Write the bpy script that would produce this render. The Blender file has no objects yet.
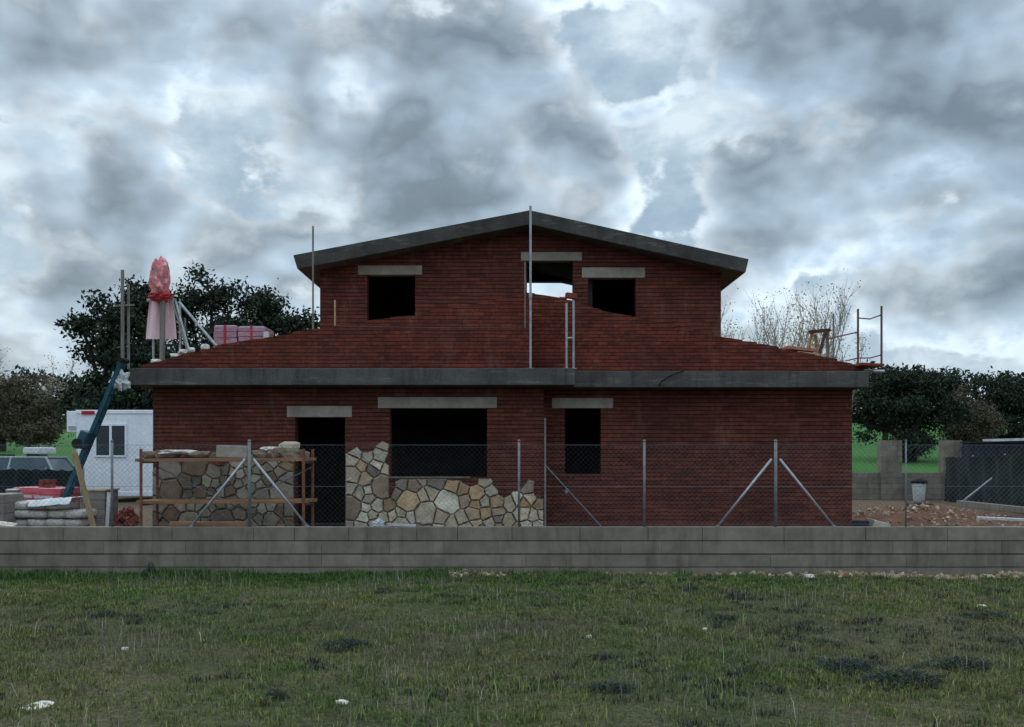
import bpy, bmesh, math, random
import numpy as np
from mathutils import Vector, Matrix, noise, Euler
from mathutils.geometry import tessellate_polygon
random.seed(7); rng = np.random.default_rng(7)
R = math.radians
S = bpy.context.scene
COL = S.collection
EYE, HOR, F = 1.7, 455.0, 1000.0

def X(px, Y): return (px - 512) * Y / F
def Z(py, Y): return EYE + (HOR - py) * Y / F
def at(px, py, Y): return Vector((X(px, Y), Y, Z(py, Y)))

# ------------------------------------------------------------------ builders
class MB:
    def __init__(s): s.v = []; s.f = []
    def add(s, vs, fs):
        n = len(s.v); s.v += [tuple(v) for v in vs]; s.f += [tuple(i + n for i in f) for f in fs]; return s
    def box(s, x0, x1, y0, y1, z0, z1):
        return s.add([(x0,y0,z0),(x1,y0,z0),(x1,y1,z0),(x0,y1,z0),(x0,y0,z1),(x1,y0,z1),(x1,y1,z1),(x0,y1,z1)],
                     [(3,2,1,0),(4,5,6,7),(0,1,5,4),(1,2,6,5),(2,3,7,6),(3,0,4,7)])
    def obox(s, c, size, rot=(0,0,0)):
        m = Euler(rot).to_matrix(); c = Vector(c); hx, hy, hz = [a/2 for a in size]
        vs = [c + m @ Vector(p) for p in [(-hx,-hy,-hz),(hx,-hy,-hz),(hx,hy,-hz),(-hx,hy,-hz),(-hx,-hy,hz),(hx,-hy,hz),(hx,hy,hz),(-hx,hy,hz)]]
        return s.add(vs, [(3,2,1,0),(4,5,6,7),(0,1,5,4),(1,2,6,5),(2,3,7,6),(3,0,4,7)])
    def bar(s, p, q, w, h, up=(0,1,0)):
        p = Vector(p); q = Vector(q); d = (q-p).normalized(); u = Vector(up)
        if abs(d.dot(u)) > .95: u = Vector((1,0,0))
        a = d.cross(u).normalized(); b = a.cross(d).normalized(); a *= w/2; b *= h/2
        return s.add([p-a-b,p+a-b,p+a+b,p-a+b,q-a-b,q+a-b,q+a+b,q-a+b], [(3,2,1,0),(4,5,6,7),(0,1,5,4),(1,2,6,5),(2,3,7,6),(3,0,4,7)])
    def tube(s, p, q, r, n=8, r2=None):
        p = Vector(p); q = Vector(q); r2 = r if r2 is None else r2
        d = (q-p).normalized(); u = Vector((0,0,1)) if abs(d.z) < .9 else Vector((1,0,0))
        a = d.cross(u).normalized(); b = d.cross(a)
        vs = []
        for c, rr in ((p, r), (q, r2)):
            for i in range(n):
                t = 2*math.pi*i/n; vs.append(c + a*rr*math.cos(t) + b*rr*math.sin(t))
        fs = [(i, (i+1)%n, n+(i+1)%n, n+i) for i in range(n)] + [tuple(range(n-1,-1,-1)), tuple(range(n,2*n))]
        return s.add(vs, fs)
    def path(s, pts, r, n=6, taper=1.0):
        k = len(pts)-1
        for i in range(k):
            s.tube(pts[i], pts[i+1], r*(1-(1-taper)*i/k), n, r*(1-(1-taper)*(i+1)/k))
        return s
    def lathe(s, c, prof, n=16):
        c = Vector(c); vs = []
        for r, z in prof:
            for i in range(n):
                t = 2*math.pi*i/n; vs.append(c + Vector((r*math.cos(t), r*math.sin(t), z)))
        m = len(prof); fs = []
        for j in range(m-1):
            for i in range(n): fs.append((j*n+i, j*n+(i+1)%n, (j+1)*n+(i+1)%n, (j+1)*n+i))
        fs += [tuple(range(n-1,-1,-1)), tuple(range((m-1)*n, m*n))]
        return s.add(vs, fs)
    def prism(s, pts, axis, a, b):
        """pts: 2-D polygon; axis 'y': pts are (x,z) extruded in y; 'z': (x,y) in z; 'x': (y,z) in x."""
        def mk(p, t): return (p[0], t, p[1]) if axis=='y' else (p[0], p[1], t) if axis=='z' else (t, p[0], p[1])
        n = len(pts)
        return s.add([mk(p,a) for p in pts]+[mk(p,b) for p in pts],
              [tuple(range(n)), tuple(range(2*n-1,n-1,-1))]+[(i,n+i,n+(i+1)%n,(i+1)%n) for i in range(n)])
    def wall(s, outer, holes, y0, y1):
        """wall sheet in the xz plane between y0 and y1 with openings"""
        loops = [[Vector((p[0],p[1],0)) for p in l] for l in [outer]+holes]
        flat = [p for l in loops for p in l]; tri = tessellate_polygon(loops); n = len(flat)
        fs = [tuple(t) for t in tri] + [tuple(n+i for i in reversed(t)) for t in tri]
        o = 0
        for l in loops:
            k = len(l)
            for i in range(k): fs.append((o+i, o+(i+1)%k, n+o+(i+1)%k, n+o+i))
            o += k
        return s.add([(p.x,y0,p.y) for p in flat]+[(p.x,y1,p.y) for p in flat], fs)
    def build(s, name, mat, parent=None, smooth=False, bevel=0):
        me = bpy.data.meshes.new(name); me.from_pydata(s.v, [], s.f); me.validate(); 
        bm = bmesh.new(); bm.from_mesh(me); bmesh.ops.recalc_face_normals(bm, faces=bm.faces)
        if bevel:
            bmesh.ops.bevel(bm, geom=[e for e in bm.edges if len(e.link_faces)==2 and e.calc_face_angle(0)>.5], offset=bevel, segments=2, affect='EDGES', profile=.6)
        bm.to_mesh(me); bm.free()
        if smooth: me.shade_smooth()
        return link(name, me, mat, parent)

def link(name, me, mat, parent=None):
    me.materials.clear(); me.materials.append(mat)
    o = bpy.data.objects.new(name, me); COL.objects.link(o)
    if parent is not None:
        o.parent = parent
        if parent.type == 'EMPTY': o.matrix_parent_inverse = Matrix.Translation(-Vector(parent.location))
    return o
def tag(o, label, cat, group=None, kind=None):
    o['label'] = label; o['category'] = cat
    if group: o['group'] = group
    if kind: o['kind'] = kind
    return o
def empty(name, loc, label, cat, group=None):
    o = bpy.data.objects.new(name, None); COL.objects.link(o); o.location = loc; o.empty_display_size = .2
    return tag(o, label, cat, group)
def dup(root, loc, rz=0, label=None, sc=None):
    c = root.copy(); COL.objects.link(c); c.location = loc; c.rotation_euler = (0,0,rz)
    if sc: c.scale = sc
    if label: c['label'] = label
    for ch in list(root.children):
        d = ch.copy(); COL.objects.link(d); d.parent = c
        for g in ch.children:
            e = g.copy(); COL.objects.link(e); e.parent = d
    return c

# ------------------------------------------------------------------ materials
def lin(c): return tuple((x/255/12.92 if x/255 <= .04045 else ((x/255+.055)/1.055)**2.4) for x in c) + (1,)
class NT:
    def __init__(s, name):
        s.m = bpy.data.materials.new(name); s.m.use_nodes = True; s.t = s.m.node_tree; s.n = s.t.nodes
        s.b = s.n['Principled BSDF']; s.b.inputs['Specular IOR Level'].default_value = .25
    def new(s, t, **k):
        n = s.n.new(t)
        for a, v in k.items(): setattr(n, a, v)
        return n
    def l(s, a, b): s.t.links.new(a, b)
    def coord(s, scale=(1,1,1), out='Object'):
        c = s.new('ShaderNodeTexCoord'); m = s.new('ShaderNodeMapping'); m.inputs['Scale'].default_value = scale
        s.l(c.outputs[out], m.inputs[0]); return m.outputs[0]
    def noise(s, vec, scale, detail=4, rough=.6, dist=0):
        n = s.new('ShaderNodeTexNoise'); n.inputs['Scale'].default_value = scale; n.inputs['Detail'].default_value = detail
        n.inputs['Roughness'].default_value = rough; n.inputs['Distortion'].default_value = dist
        s.l(vec, n.inputs['Vector']); return n.outputs['Fac']
    def ramp(s, fac, stops, interp='LINEAR'):
        r = s.new('ShaderNodeValToRGB'); e = r.color_ramp.elements; r.color_ramp.interpolation = interp
        while len(e) < len(stops): e.new(.5)
        for i, (p, c) in enumerate(stops): e[i].position = p; e[i].color = c if len(c)==4 else tuple(c)+(1,)
        s.l(fac, r.inputs[0]); return r.outputs[0]
    def mix(s, fac, a, b, mode='MIX'):
        m = s.new('ShaderNodeMix', data_type='RGBA', blend_type=mode)
        for inp, v in ((m.inputs[0], fac), (m.inputs[6], a), (m.inputs[7], b)):
            if hasattr(v, 'links'): s.l(v, inp)
            elif isinstance(v, (int, float)): inp.default_value = v
            else: inp.default_value = tuple(v) if len(v)==4 else tuple(v)+(1,)
        return m.outputs[2]
    def math(s, op, a, b=0, clamp=False):
        m = s.new('ShaderNodeMath', operation=op, use_clamp=clamp)
        for inp, v in ((m.inputs[0], a), (m.inputs[1], b)):
            if hasattr(v, 'links'): s.l(v, inp)
            else: inp.default_value = v
        return m.outputs[0]
    def island(s): return s.new('ShaderNodeNewGeometry').outputs['Random Per Island']
    def bump(s, h, strength=.4, dist=.01):
        b = s.new('ShaderNodeBump'); b.inputs['Strength'].default_value = strength; b.inputs['Distance'].default_value = dist
        s.l(h, b.inputs['Height']); s.l(b.outputs[0], s.b.inputs['Normal'])
    def done(s, col, rough=.85, metal=0):
        if hasattr(col, 'links'): s.l(col, s.b.inputs['Base Color'])
        else: s.b.inputs['Base Color'].default_value = tuple(col) if len(col)==4 else tuple(col)+(1,)
        s.b.inputs['Roughness'].default_value = rough; s.b.inputs['Metallic'].default_value = metal
        return s.m

def mat_plain(name, a, b=None, scale=6, rough=.7, metal=0, bump=.15, stretch=(1,1,1)):
    t = NT(name); v = t.coord(stretch); n = t.noise(v, scale, 6, .65)
    b = b or tuple(c*.6 for c in a)
    c = t.ramp(n, [(.3, b), (.7, a)])
    n2 = t.noise(v, scale*7, 3); c = t.mix(.35, c, t.ramp(n2, [(.3,(.45,.45,.45)),(.7,(1,1,1))]), 'MULTIPLY')
    if bump: t.bump(n2, bump, .01)
    return t.done(c, rough, metal)
def mat_island(name, cols, rough=.85, nscale=9, bump=.3, amt=.5):
    t = NT(name); c = t.ramp(t.island(), [((i+.5)/len(cols), k) for i, k in enumerate(cols)], 'LINEAR')
    n = t.noise(t.coord(), nscale, 6, .65)
    c = t.mix(amt, c, t.ramp(n, [(.3,(.4,.38,.36)),(.7,(1.1,1.1,1.1))]), 'MULTIPLY')
    if bump: t.bump(n, bump, .02)
    return t.done(c, rough)
def mat_brick(name, c1, c2, mortar, rough_amt=.6, bw=.25, bh=.0655, stain=True):
    t = NT(name); co = t.new('ShaderNodeTexCoord'); sp = t.new('ShaderNodeSeparateXYZ'); t.l(co.outputs['Object'], sp.inputs[0])
    along = t.math('ADD', sp.outputs[0], sp.outputs[1])
    wob = t.noise(co.outputs['Object'], 1.3, 4); wob2 = t.noise(co.outputs['Object'], 9, 3)
    zz = t.math('ADD', sp.outputs[2], t.math('ADD', t.math('MULTIPLY', wob, .03), t.math('MULTIPLY', wob2, .012)))
    cb = t.new('ShaderNodeCombineXYZ'); t.l(along, cb.inputs[0]); t.l(zz, cb.inputs[1])
    br = t.new('ShaderNodeTexBrick'); t.l(cb.outputs[0], br.inputs['Vector'])
    br.inputs['Color1'].default_value = c1; br.inputs['Color2'].default_value = c2; br.inputs['Mortar'].default_value = tuple(a*.55+b*.45 for a,b in zip(c2,mortar))
    br.inputs['Scale'].default_value = 1; br.inputs['Mortar Size'].default_value = .005; br.inputs['Mortar Smooth'].default_value = .3
    br.inputs['Brick Width'].default_value = bw; br.inputs['Row Height'].default_value = bh; br.inputs['Bias'].default_value = -.1
    # deep bed joints: a dark line under every course, of uneven depth
    fr = t.math('FRACT', t.math('DIVIDE', zz, bh)); tri = t.math('ABSOLUTE', t.math('SUBTRACT', fr, .5))
    jn = t.noise(co.outputs['Object'], 2.2, 5, .7)
    jw = t.math('ADD', .30, t.math('MULTIPLY', jn, .16))
    line = t.math('MULTIPLY', t.math('SUBTRACT', tri, jw), 12, True)
    big = t.noise(co.outputs['Object'], .8, 7, .68); fine = t.noise(co.outputs['Object'], 16, 4, .7)
    rv = t.new('ShaderNodeCombineXYZ'); t.l(t.math('MULTIPLY', along, 1.1), rv.inputs[0]); t.l(t.math('MULTIPLY', t.math('FLOOR', t.math('DIVIDE', zz, bh)), 1.37), rv.inputs[1])
    rows = t.noise(rv.outputs[0], 1.0, 4, .65)
    c = t.mix(t.math('MULTIPLY', line, .85), br.outputs['Color'], mortar)
    c = t.mix(.7, c, t.ramp(big, [(.3,(.55,.52,.52)),(.7,(1.2,1.15,1.12))]), 'MULTIPLY')
    c = t.mix(.85, c, t.ramp(rows, [(.28,(.62,.60,.60)),(.72,(1.28,1.25,1.22))]), 'MULTIPLY')
    c = t.mix(rough_amt, c, t.ramp(fine, [(.3,(.5,.48,.48)),(.7,(1.25,1.25,1.25))]), 'MULTIPLY')
    if stain:
        st = t.new('ShaderNodeMapping'); st.inputs['Scale'].default_value = (2.6, 2.6, .7); t.l(co.outputs['Object'], st.inputs[0])
        sn = t.noise(st.outputs[0], 1.1, 8, .75)
        c = t.mix(t.ramp(sn, [(.56,(0,0,0)),(.78,(.4,.4,.4))]), c, lin((140,116,106)))
        dz = t.noise(co.outputs['Object'], .45, 5, .7); c = t.mix(t.ramp(dz, [(.48,(0,0,0)),(.72,(.3,.3,.3))]), c, lin((62,44,40)))
    h = t.math('ADD', t.math('MULTIPLY', line, -1), t.math('MULTIPLY', fine, .6))
    t.bump(h, .9, .02)
    return t.done(c, .95)

M = {}
M['brick'] = mat_brick('facing_brick', lin((118,66,54)), lin((94,53,45)), lin((46,36,33)), .7, .25, .073)
M['brick_rough'] = mat_brick('rough_brick', lin((128,63,48)), lin((98,49,40)), lin((54,36,31)), .9, .2, .066)
M['inner'] = mat_plain('shade_dark_interior', (.06,.045,.04), (.03,.025,.022), 3)  # interior colour kept very dark, painting the shade of the rooms
def mat_fascia(name, a, b):
    t = NT(name); v = t.coord(); n = t.noise(v, 1.7, 7, .68); c = t.ramp(n, [(.3, b), (.68, a)])
    dr = t.noise(t.coord((5,5,.45)), 1.3, 7, .72); c = t.mix(t.ramp(dr, [(.5,(0,0,0)),(.68,(.7,.7,.7))]), c, lin((56,54,52)))
    c = t.mix(t.ramp(t.noise(t.coord((1.5,1.5,9)), 1.2, 5, .7), [(.56,(0,0,0)),(.72,(.45,.45,.45))]), c, lin((140,136,130)))
    f = t.noise(v, 30, 4, .7); c = t.mix(.6, c, t.ramp(f, [(.3,(.6,.6,.6)),(.7,(1.15,1.15,1.15))]), 'MULTIPLY')
    t.bump(t.math('ADD', t.math('MULTIPLY', n, 1.5), f), .7, .02); return t.done(c, .95)
M['slab'] = mat_fascia('cast_concrete', lin((97,95,93)), lin((70,68,66)))
M['roofslab'] = mat_fascia('dark_concrete', lin((86,83,79)), lin((56,54,51)))
M['lintel'] = mat_plain('lintel_concrete', lin((176,168,156)), lin((134,127,116)), 2.5, .9)
SC = [(184,170,152),(208,192,164),(144,126,110),(226,216,196),(172,142,108),(136,126,116),(196,162,122),(220,210,194),(150,118,92),(192,178,156)]
M['stone'] = mat_island('field_stone', [lin(c) for c in SC], .9, 9, .7, .7)
M['stoneshade'] = mat_island('shade_toned_field_stone', [lin(tuple(int(k*.82) for k in c)) for c in SC], .9, 9, .7, .7)  # field stone colours darkened to paint in the shade behind the scaffold
M['deckstone'] = mat_plain('dusty_brown_stone', lin((150,132,114)), lin((98,84,72)), 5, .95, bump=.6)
M['mortar'] = mat_plain('stone_mortar', lin((132,118,104)), lin((92,80,70)), 8)
M['block'] = None
M['galv'] = mat_plain('galvanised_steel', lin((186,190,192)), lin((140,144,148)), 12, .5, .55, .05)
M['wire'] = mat_plain('fence_wire', lin((128,132,140)), lin((98,104,112)), 12, .6, .3, 0)
M['postgrey'] = mat_plain('dull_zinc', lin((140,142,144)), lin((104,107,110)), 12, .7, .2, .05)
M['rust'] = mat_plain('rusty_orange_paint', lin((146,92,66)), lin((98,60,46)), 9, .75)
M['redpaint'] = mat_plain('worn_red_paint', lin((132,78,70)), lin((96,66,62)), 9, .7)
M['deckwood'] = mat_plain('stained_orange_plank', lin((170,126,92)), lin((116,84,62)), 4, .8, stretch=(.6,4,4))
M['wood'] = mat_plain('raw_timber', lin((198,170,132)), lin((150,124,92)), 4, .8, stretch=(3,3,.5))
M['brownwood'] = mat_plain('dark_brown_timber', lin((96,68,48)), lin((64,46,36)), 5, .85)
M['greywood'] = mat_plain('weathered_timber', lin((150,142,134)), lin((104,98,92)), 5, .85, stretch=(3,3,.5))
M['white'] = mat_plain('cabin_white_paint', lin((240,243,248)), lin((226,230,238)), 1.3, .45, bump=.0)
M['whiteplastic'] = mat_plain('white_plastic', lin((222,224,224)), lin((180,184,186)), 4, .5)
M['glass'] = mat_plain('dark_window_glass', (.03,.04,.05), (.02,.025,.03), 2, .08, bump=0)
M['carglass'] = mat_plain('tinted_car_glass', lin((84,98,104)), lin((66,80,86)), 2, .12, bump=0)
M['redsign'] = mat_plain('sign_red', lin((190,40,48)), lin((160,30,38)), 6, .5, bump=0)
M['teal'] = mat_plain('teal_blue_paint', lin((46,92,108)), lin((30,64,78)), 6, .5)
M['black'] = mat_plain('black_rubber', (.015,.015,.016), (.01,.01,.01), 6, .7)
M['carpaint'] = mat_plain('car_paint_grey_green', lin((160,172,174)), lin((146,158,160)), 1, .25, .3, 0)
M['pinkwrap'] = mat_plain('pink_shrink_wrap', lin((226,120,130)), lin((190,70,84)), 5, .35, bump=.5, stretch=(1,1,4))
M['purplewrap'] = mat_plain('mauve_shrink_wrap', lin((196,156,172)), lin((140,100,116)), 5, .35, bump=.5, stretch=(1,1,5))
M['palepink'] = mat_plain('pale_pink_sheet', lin((254,226,226)), lin((248,196,200)), 3, .6, bump=.4, stretch=(3,3,.6))
M['redplastic'] = mat_plain('red_plastic', lin((214,70,72)), lin((150,40,50)), 7, .4, bump=.6)
M['bag'] = mat_plain('paper_sack', lin((214,207,200)), lin((168,160,153)), 5, .85, bump=.4)
M['greywrap'] = mat_plain('wrapped_blocks', lin((150,140,132)), lin((112,104,98)), 4, .7, bump=.3, stretch=(1,1,3))
M['clay'] = mat_plain('loose_clay_brick', lin((150,74,56)), lin((104,50,40)), 6, .9)
M['claypale'] = mat_plain('pale_clay_board', lin((196,140,112)), lin((150,98,76)), 6, .9)
M['net'] = mat_plain('dark_green_shade_net', lin((20,40,42)), lin((9,20,22)), 5, .9, bump=.5)
M['netgrey'] = mat_plain('dark_grey_panel', lin((46,52,60)), lin((32,37,44)), 3, .8)
M['dirt'] = None
M['bark'] = mat_plain('dark_bark', lin((74,64,56)), lin((44,38,34)), 7, .95, bump=.6)
M['barklight'] = mat_plain('pale_twig_bark', lin((168,152,142)), lin((128,116,110)), 7, .95)
def leafmat(name, cols): 
    t = NT(name); c = t.ramp(t.island(), [((i+.5)/len(cols), k) for i, k in enumerate(cols)])
    t.b.inputs['Specular IOR Level'].default_value = .15
    return t.done(c, .8)
M['oak'] = leafmat('holm_oak_leaves', [lin((30,38,32)), lin((46,56,44)), lin((36,44,38)), lin((74,82,62))])
M['oakfar'] = leafmat('distant_oak_leaves', [lin((42,50,44)), lin((54,62,52)), lin((36,44,40))])
M['brownbush'] = leafmat('brown_bush_leaves', [lin((84,72,60)), lin((104,90,72)), lin((70,66,54)), lin((88,84,66))])
M['catkin'] = leafmat('dry_buds', [lin((168,152,138)), lin((150,140,120)), lin((180,168,150))])
M['shrub'] = leafmat('lavender_leaves', [lin((58,70,66)), lin((80,92,88)), lin((68,76,62)), lin((48,60,54))])
M['palestone'] = mat_island('pale_limestone', [lin((206,200,186)), lin((188,178,160)), lin((220,214,204))], .9, 9, .4, .35)
M['rubble'] = mat_island('mixed_rubble', [lin(c) for c in ((150,120,94),(186,164,136),(110,84,68),(206,192,172),(134,92,70),(166,148,128))], .95, 10, .3, .4)

# perimeter wall blocks
t = NT('grey_concrete_block')
c = t.ramp(t.island(), [(.1, lin((128,119,107))), (.5, lin((133,124,112))), (.9, lin((140,131,118)))])
v = t.coord(); n = t.noise(v, 3, 8, .7)
c = t.mix(.7, c, t.ramp(n, [(.3,(.5,.51,.5)),(.7,(1.12,1.11,1.1))]), 'MULTIPLY')
vs = t.coord((4,4,.7)); st = t.noise(vs, 1.2, 6, .7); c = t.mix(t.ramp(st, [(.5,(0,0,0)),(.7,(.65,.65,.65))]), c, lin((86,80,72)))
c = t.mix(t.ramp(t.noise(v, 1.1, 6, .7), [(.5,(0,0,0)),(.7,(.4,.4,.4))]), c, lin((96,90,80)))
t.bump(t.noise(v, 60, 3), .5, .006); M['block'] = t.done(c, .95)
M['joint'] = mat_plain('dark_mortar_joint', lin((66,64,61)), lin((44,43,41)), 6, .95)

# ------------------------------------------------------------------ ground
def terrain(x, y):
    z = 0.0
    if y > 42: z += .06*min(y-42, 110)
    if y < 14.75: z += -.06*max(0,min(1,(y-12.5)/2)) + .05*noise.noise(Vector((x*.55, y*.55, 0))) + .02*noise.noise(Vector((x*1.7, y*1.7, 3)))
    elif y < 42: z += .05 + .05*noise.noise(Vector((x*.5, y*.5, 9)))
    return z
ys = list(np.arange(-6, 15.2, .22)) + list(np.arange(15.5, 44, .8)) + list(np.arange(45, 160, 5)) + [170,200,260,340,450,600]
xs = [-500,-300,-180,-110,-70,-45] + list(np.arange(-32,-11,1.2)) + list(np.arange(-10.5,10.6,.22)) + list(np.arange(11.5,33,1.2)) + [45,70,110,180,300,500]
V = [(x, y, terrain(x, y)) for y in ys for x in xs]; nx = len(xs)
Fc = [(j*nx+i, j*nx+i+1, (j+1)*nx+i+1, (j+1)*nx+i) for j in range(len(ys)-1) for i in range(nx-1)]
t = NT('ground_cover'); co = t.new('ShaderNodeTexCoord').outputs['Object']
sp = t.new('ShaderNodeSeparateXYZ'); t.l(co, sp.inputs[0])
n1 = t.noise(co, .5, 6, .65); n2 = t.noise(co, 3.2, 6, .7); n3 = t.noise(co, 22, 5, .7)
field = t.ramp(n1, [(.3, lin((58,66,42))), (.48, lin((80,84,54))), (.62, lin((100,95,70))), (.75, lin((68,75,48)))])
field = t.mix(t.ramp(n2, [(.5,(0,0,0)),(.7,(.7,.7,.7))]), field, lin((86,76,64)))
field = t.mix(1, field, t.ramp(n3, [(.32,(.25,.25,.24)),(.68,(1.3,1.28,1.2))]), 'MULTIPLY')
field = t.mix(.8, field, t.ramp(t.noise(co, 75, 3, .7), [(.35,(.35,.36,.34)),(.65,(1.3,1.3,1.25))]), 'MULTIPLY')
plot = t.ramp(n2, [(.3, lin((84,66,54))), (.6, lin((112,92,74))), (.8, lin((98,86,74)))])
plot = t.mix(.7, plot, t.ramp(n3, [(.3,(.5,.5,.5)),(.7,(1.15,1.15,1.1))]), 'MULTIPLY')
n4 = t.noise(co, .06, 5, .6)
mead = t.ramp(n4, [(.35, lin((44,82,36))), (.55, lin((56,104,42))), (.7, lin((66,102,48)))])
yy = t.math('ADD', sp.outputs[1], t.math('MULTIPLY', t.math('SUBTRACT', n2, .5), .5))
c = t.mix(t.math('GREATER_THAN', yy, 14.72), field, plot)
c = t.mix(t.math('GREATER_THAN', yy, 41.5), c, mead)
t.bump(n3, .8, .03); m_ground = t.done(c, 1.0)
me = bpy.data.meshes.new('ground'); me.from_pydata(V, [], Fc); me.shade_smooth()
g = link('ground', me, m_ground); g['kind'] = 'structure'

# ------------------------------------------------------------------ grass
def patch(x, y): return noise.fractal(Vector((x*.45+4, y*.45, 1.3)), 1, 2, 4)
def make_blades(name, pts, mat):
    """pts: rows x,y,z,h,w,ang,lean"""
    P = np.array(pts); n = len(P)
    a = P[:,5]; ca, sa = np.cos(a), np.sin(a); w = P[:,4]/2; h = P[:,3]; ln = P[:,6]*h
    la = a + 1.57 + rng.normal(0,.5,n); lx, ly = np.cos(la)*ln, np.sin(la)*ln
    v = np.empty((n,5,3))
    v[:,0] = np.c_[P[:,0]-ca*w, P[:,1]-sa*w, P[:,2]-.01]; v[:,1] = np.c_[P[:,0]+ca*w, P[:,1]+sa*w, P[:,2]-.01]
    v[:,2] = np.c_[P[:,0]+ca*w*.8+lx*.35, P[:,1]+sa*w*.8+ly*.35, P[:,2]+h*.6]
    v[:,3] = np.c_[P[:,0]-ca*w*.8+lx*.35, P[:,1]-sa*w*.8+ly*.35, P[:,2]+h*.6]
    v[:,4] = np.c_[P[:,0]+lx, P[:,1]+ly, P[:,2]+h*(1-.3*np.abs(P[:,6]))]
    me = bpy.data.meshes.new(name)
    me.vertices.add(n*5); me.vertices.foreach_set('co', v.reshape(-1))
    idx = np.arange(n)[:,None]*5
    li = np.concatenate([idx+np.array([[0,1,2,3]]), idx+np.array([[3,2,4]])], axis=1).reshape(-1)
    me.loops.add(n*7); me.loops.foreach_set('vertex_index', li.astype(np.int32))
    me.polygons.add(n*2); st = np.empty((n,2), np.int32); st[:,0] = np.arange(n)*7; st[:,1] = st[:,0]+4
    me.polygons.foreach_set('loop_start', st.reshape(-1))
    me.update(); me.validate()
    return link(name, me, mat)
t = NT('grass_blades'); co = t.new('ShaderNodeTexCoord').outputs['Object']; isl = t.island()
n1 = t.noise(co, .45, 5, .65); n2 = t.noise(co, 2.6, 4, .7)
c = t.ramp(n1, [(.30, lin((64,96,52))), (.45, lin((92,116,64))), (.58, lin((114,120,78))), (.72, lin((74,104,62)))])
c = t.mix(t.ramp(n2, [(.5,(0,0,0)),(.66,(.7,.7,.7))]), c, lin((126,122,106)))
n5 = t.noise(co, 6.5, 4, .7); c = t.mix(.9, c, t.ramp(n5, [(.34,(.45,.5,.48)),(.66,(1.35,1.3,1.25))]), 'MULTIPLY')
sp = t.new('ShaderNodeSeparateXYZ'); t.l(co, sp.inputs[0])
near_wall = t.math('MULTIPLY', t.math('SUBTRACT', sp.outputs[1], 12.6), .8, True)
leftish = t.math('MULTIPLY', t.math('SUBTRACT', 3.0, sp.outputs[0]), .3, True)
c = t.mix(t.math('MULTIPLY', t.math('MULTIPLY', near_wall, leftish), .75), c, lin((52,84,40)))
c = t.mix(1, c, t.ramp(isl, [(.0,(.5,.55,.5)),(.5,(.95,.95,.9)),(.82,(1.15,1.1,1.0)),(.9,(1.9,1.65,1.4)),(1,(1.5,1.4,1.35))]), 'MULTIPLY')
band = t.math('SUBTRACT', 1, t.math('MULTIPLY', t.math('ABSOLUTE', t.math('SUBTRACT', sp.outputs[1], 9.6)), .38), True)
n6 = t.noise(co, .8, 5, .7); c = t.mix(t.math('MULTIPLY', band, t.ramp(n6, [(.4,(0,0,0)),(.6,(.85,.85,.85))])), c, lin((104,98,90)))
c = t.mix(1, c, (1.08,1.02,.86), 'MULTIPLY')
M['blade'] = t.done(c, .75)
pts = []
for _ in range(450000):
    y = math.sqrt(random.uniform(5.2**2, 14.66**2)); x = random.uniform(-1,1)*(.535*y+.4)
    if random.random() < .25: x = math.copysign(.535*y+.4+random.random()**1.5*4.5, x)
    p = patch(x, y)
    if random.random() > .55 + .9*p: 
        if random.random() > .3: continue
    tall = 0
    if y > 13.4 and x < 2.5: tall = max(0, (y-13.2)/1.4)*max(0, noise.noise(Vector((x*.9,1,y*.3)))+.35)
    cl = noise.noise(Vector((x*3.1, y*2.4, 8))) + .6*noise.noise(Vector((x*8, y*6, 2)))
    if cl < -.2 and random.random() < .55: continue
    h = random.uniform(.012,.036)*(.7+1.5*max(0,cl+.2)) + tall*random.uniform(.03,.14)
    if random.random() < .03: h += random.uniform(.02,.07)
    pts.append((x,y,terrain(x,y),h,random.uniform(.004,.008)*(.7+y/20),random.uniform(0,6.28),random.gauss(.15,.45)))
for _ in range(420):   # ragged taller clumps along the wall foot
    x0_ = random.choice((random.uniform(-8,-2),random.uniform(-8,2.6),random.uniform(-7.6,-4.4))); y0 = 14.62-abs(random.gauss(0,.28)); hh = random.uniform(.06,.2)*(1 if noise.noise(Vector((x0_*.8,3,1))) > -.1 else .5)
    for _k in range(random.randint(16,40)):
        x, y = x0_+random.gauss(0,.07), min(14.66,y0+random.gauss(0,.05))
        pts.append((x,y,terrain(x,y),hh*random.uniform(.4,1),random.uniform(.007,.012),random.uniform(0,6.28),random.gauss(.2,.5)))
for _ in range(2300):
    y0 = math.sqrt(random.uniform(5.6**2, 14.4**2)); x0_ = random.uniform(-1,1)*(.53*y0+.3); rr_ = random.uniform(.02,.09); hh = random.uniform(.03,.085)
    if patch(x0_, y0) < -.25: continue
    for _k in range(random.randint(14,40)):
        x, y = x0_+random.gauss(0,rr_), y0+random.gauss(0,rr_*.8)
        if y > 14.66: continue
        pts.append((x,y,terrain(x,y),hh*random.uniform(.5,1),random.uniform(.004,.007)*(.7+y/20),random.uniform(0,6.28),random.gauss(.2,.55)))
tag(make_blades('grass', pts, M['blade']), 'short patchy olive and brown grass in front of the block wall', 'grass', kind='stuff')
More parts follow.
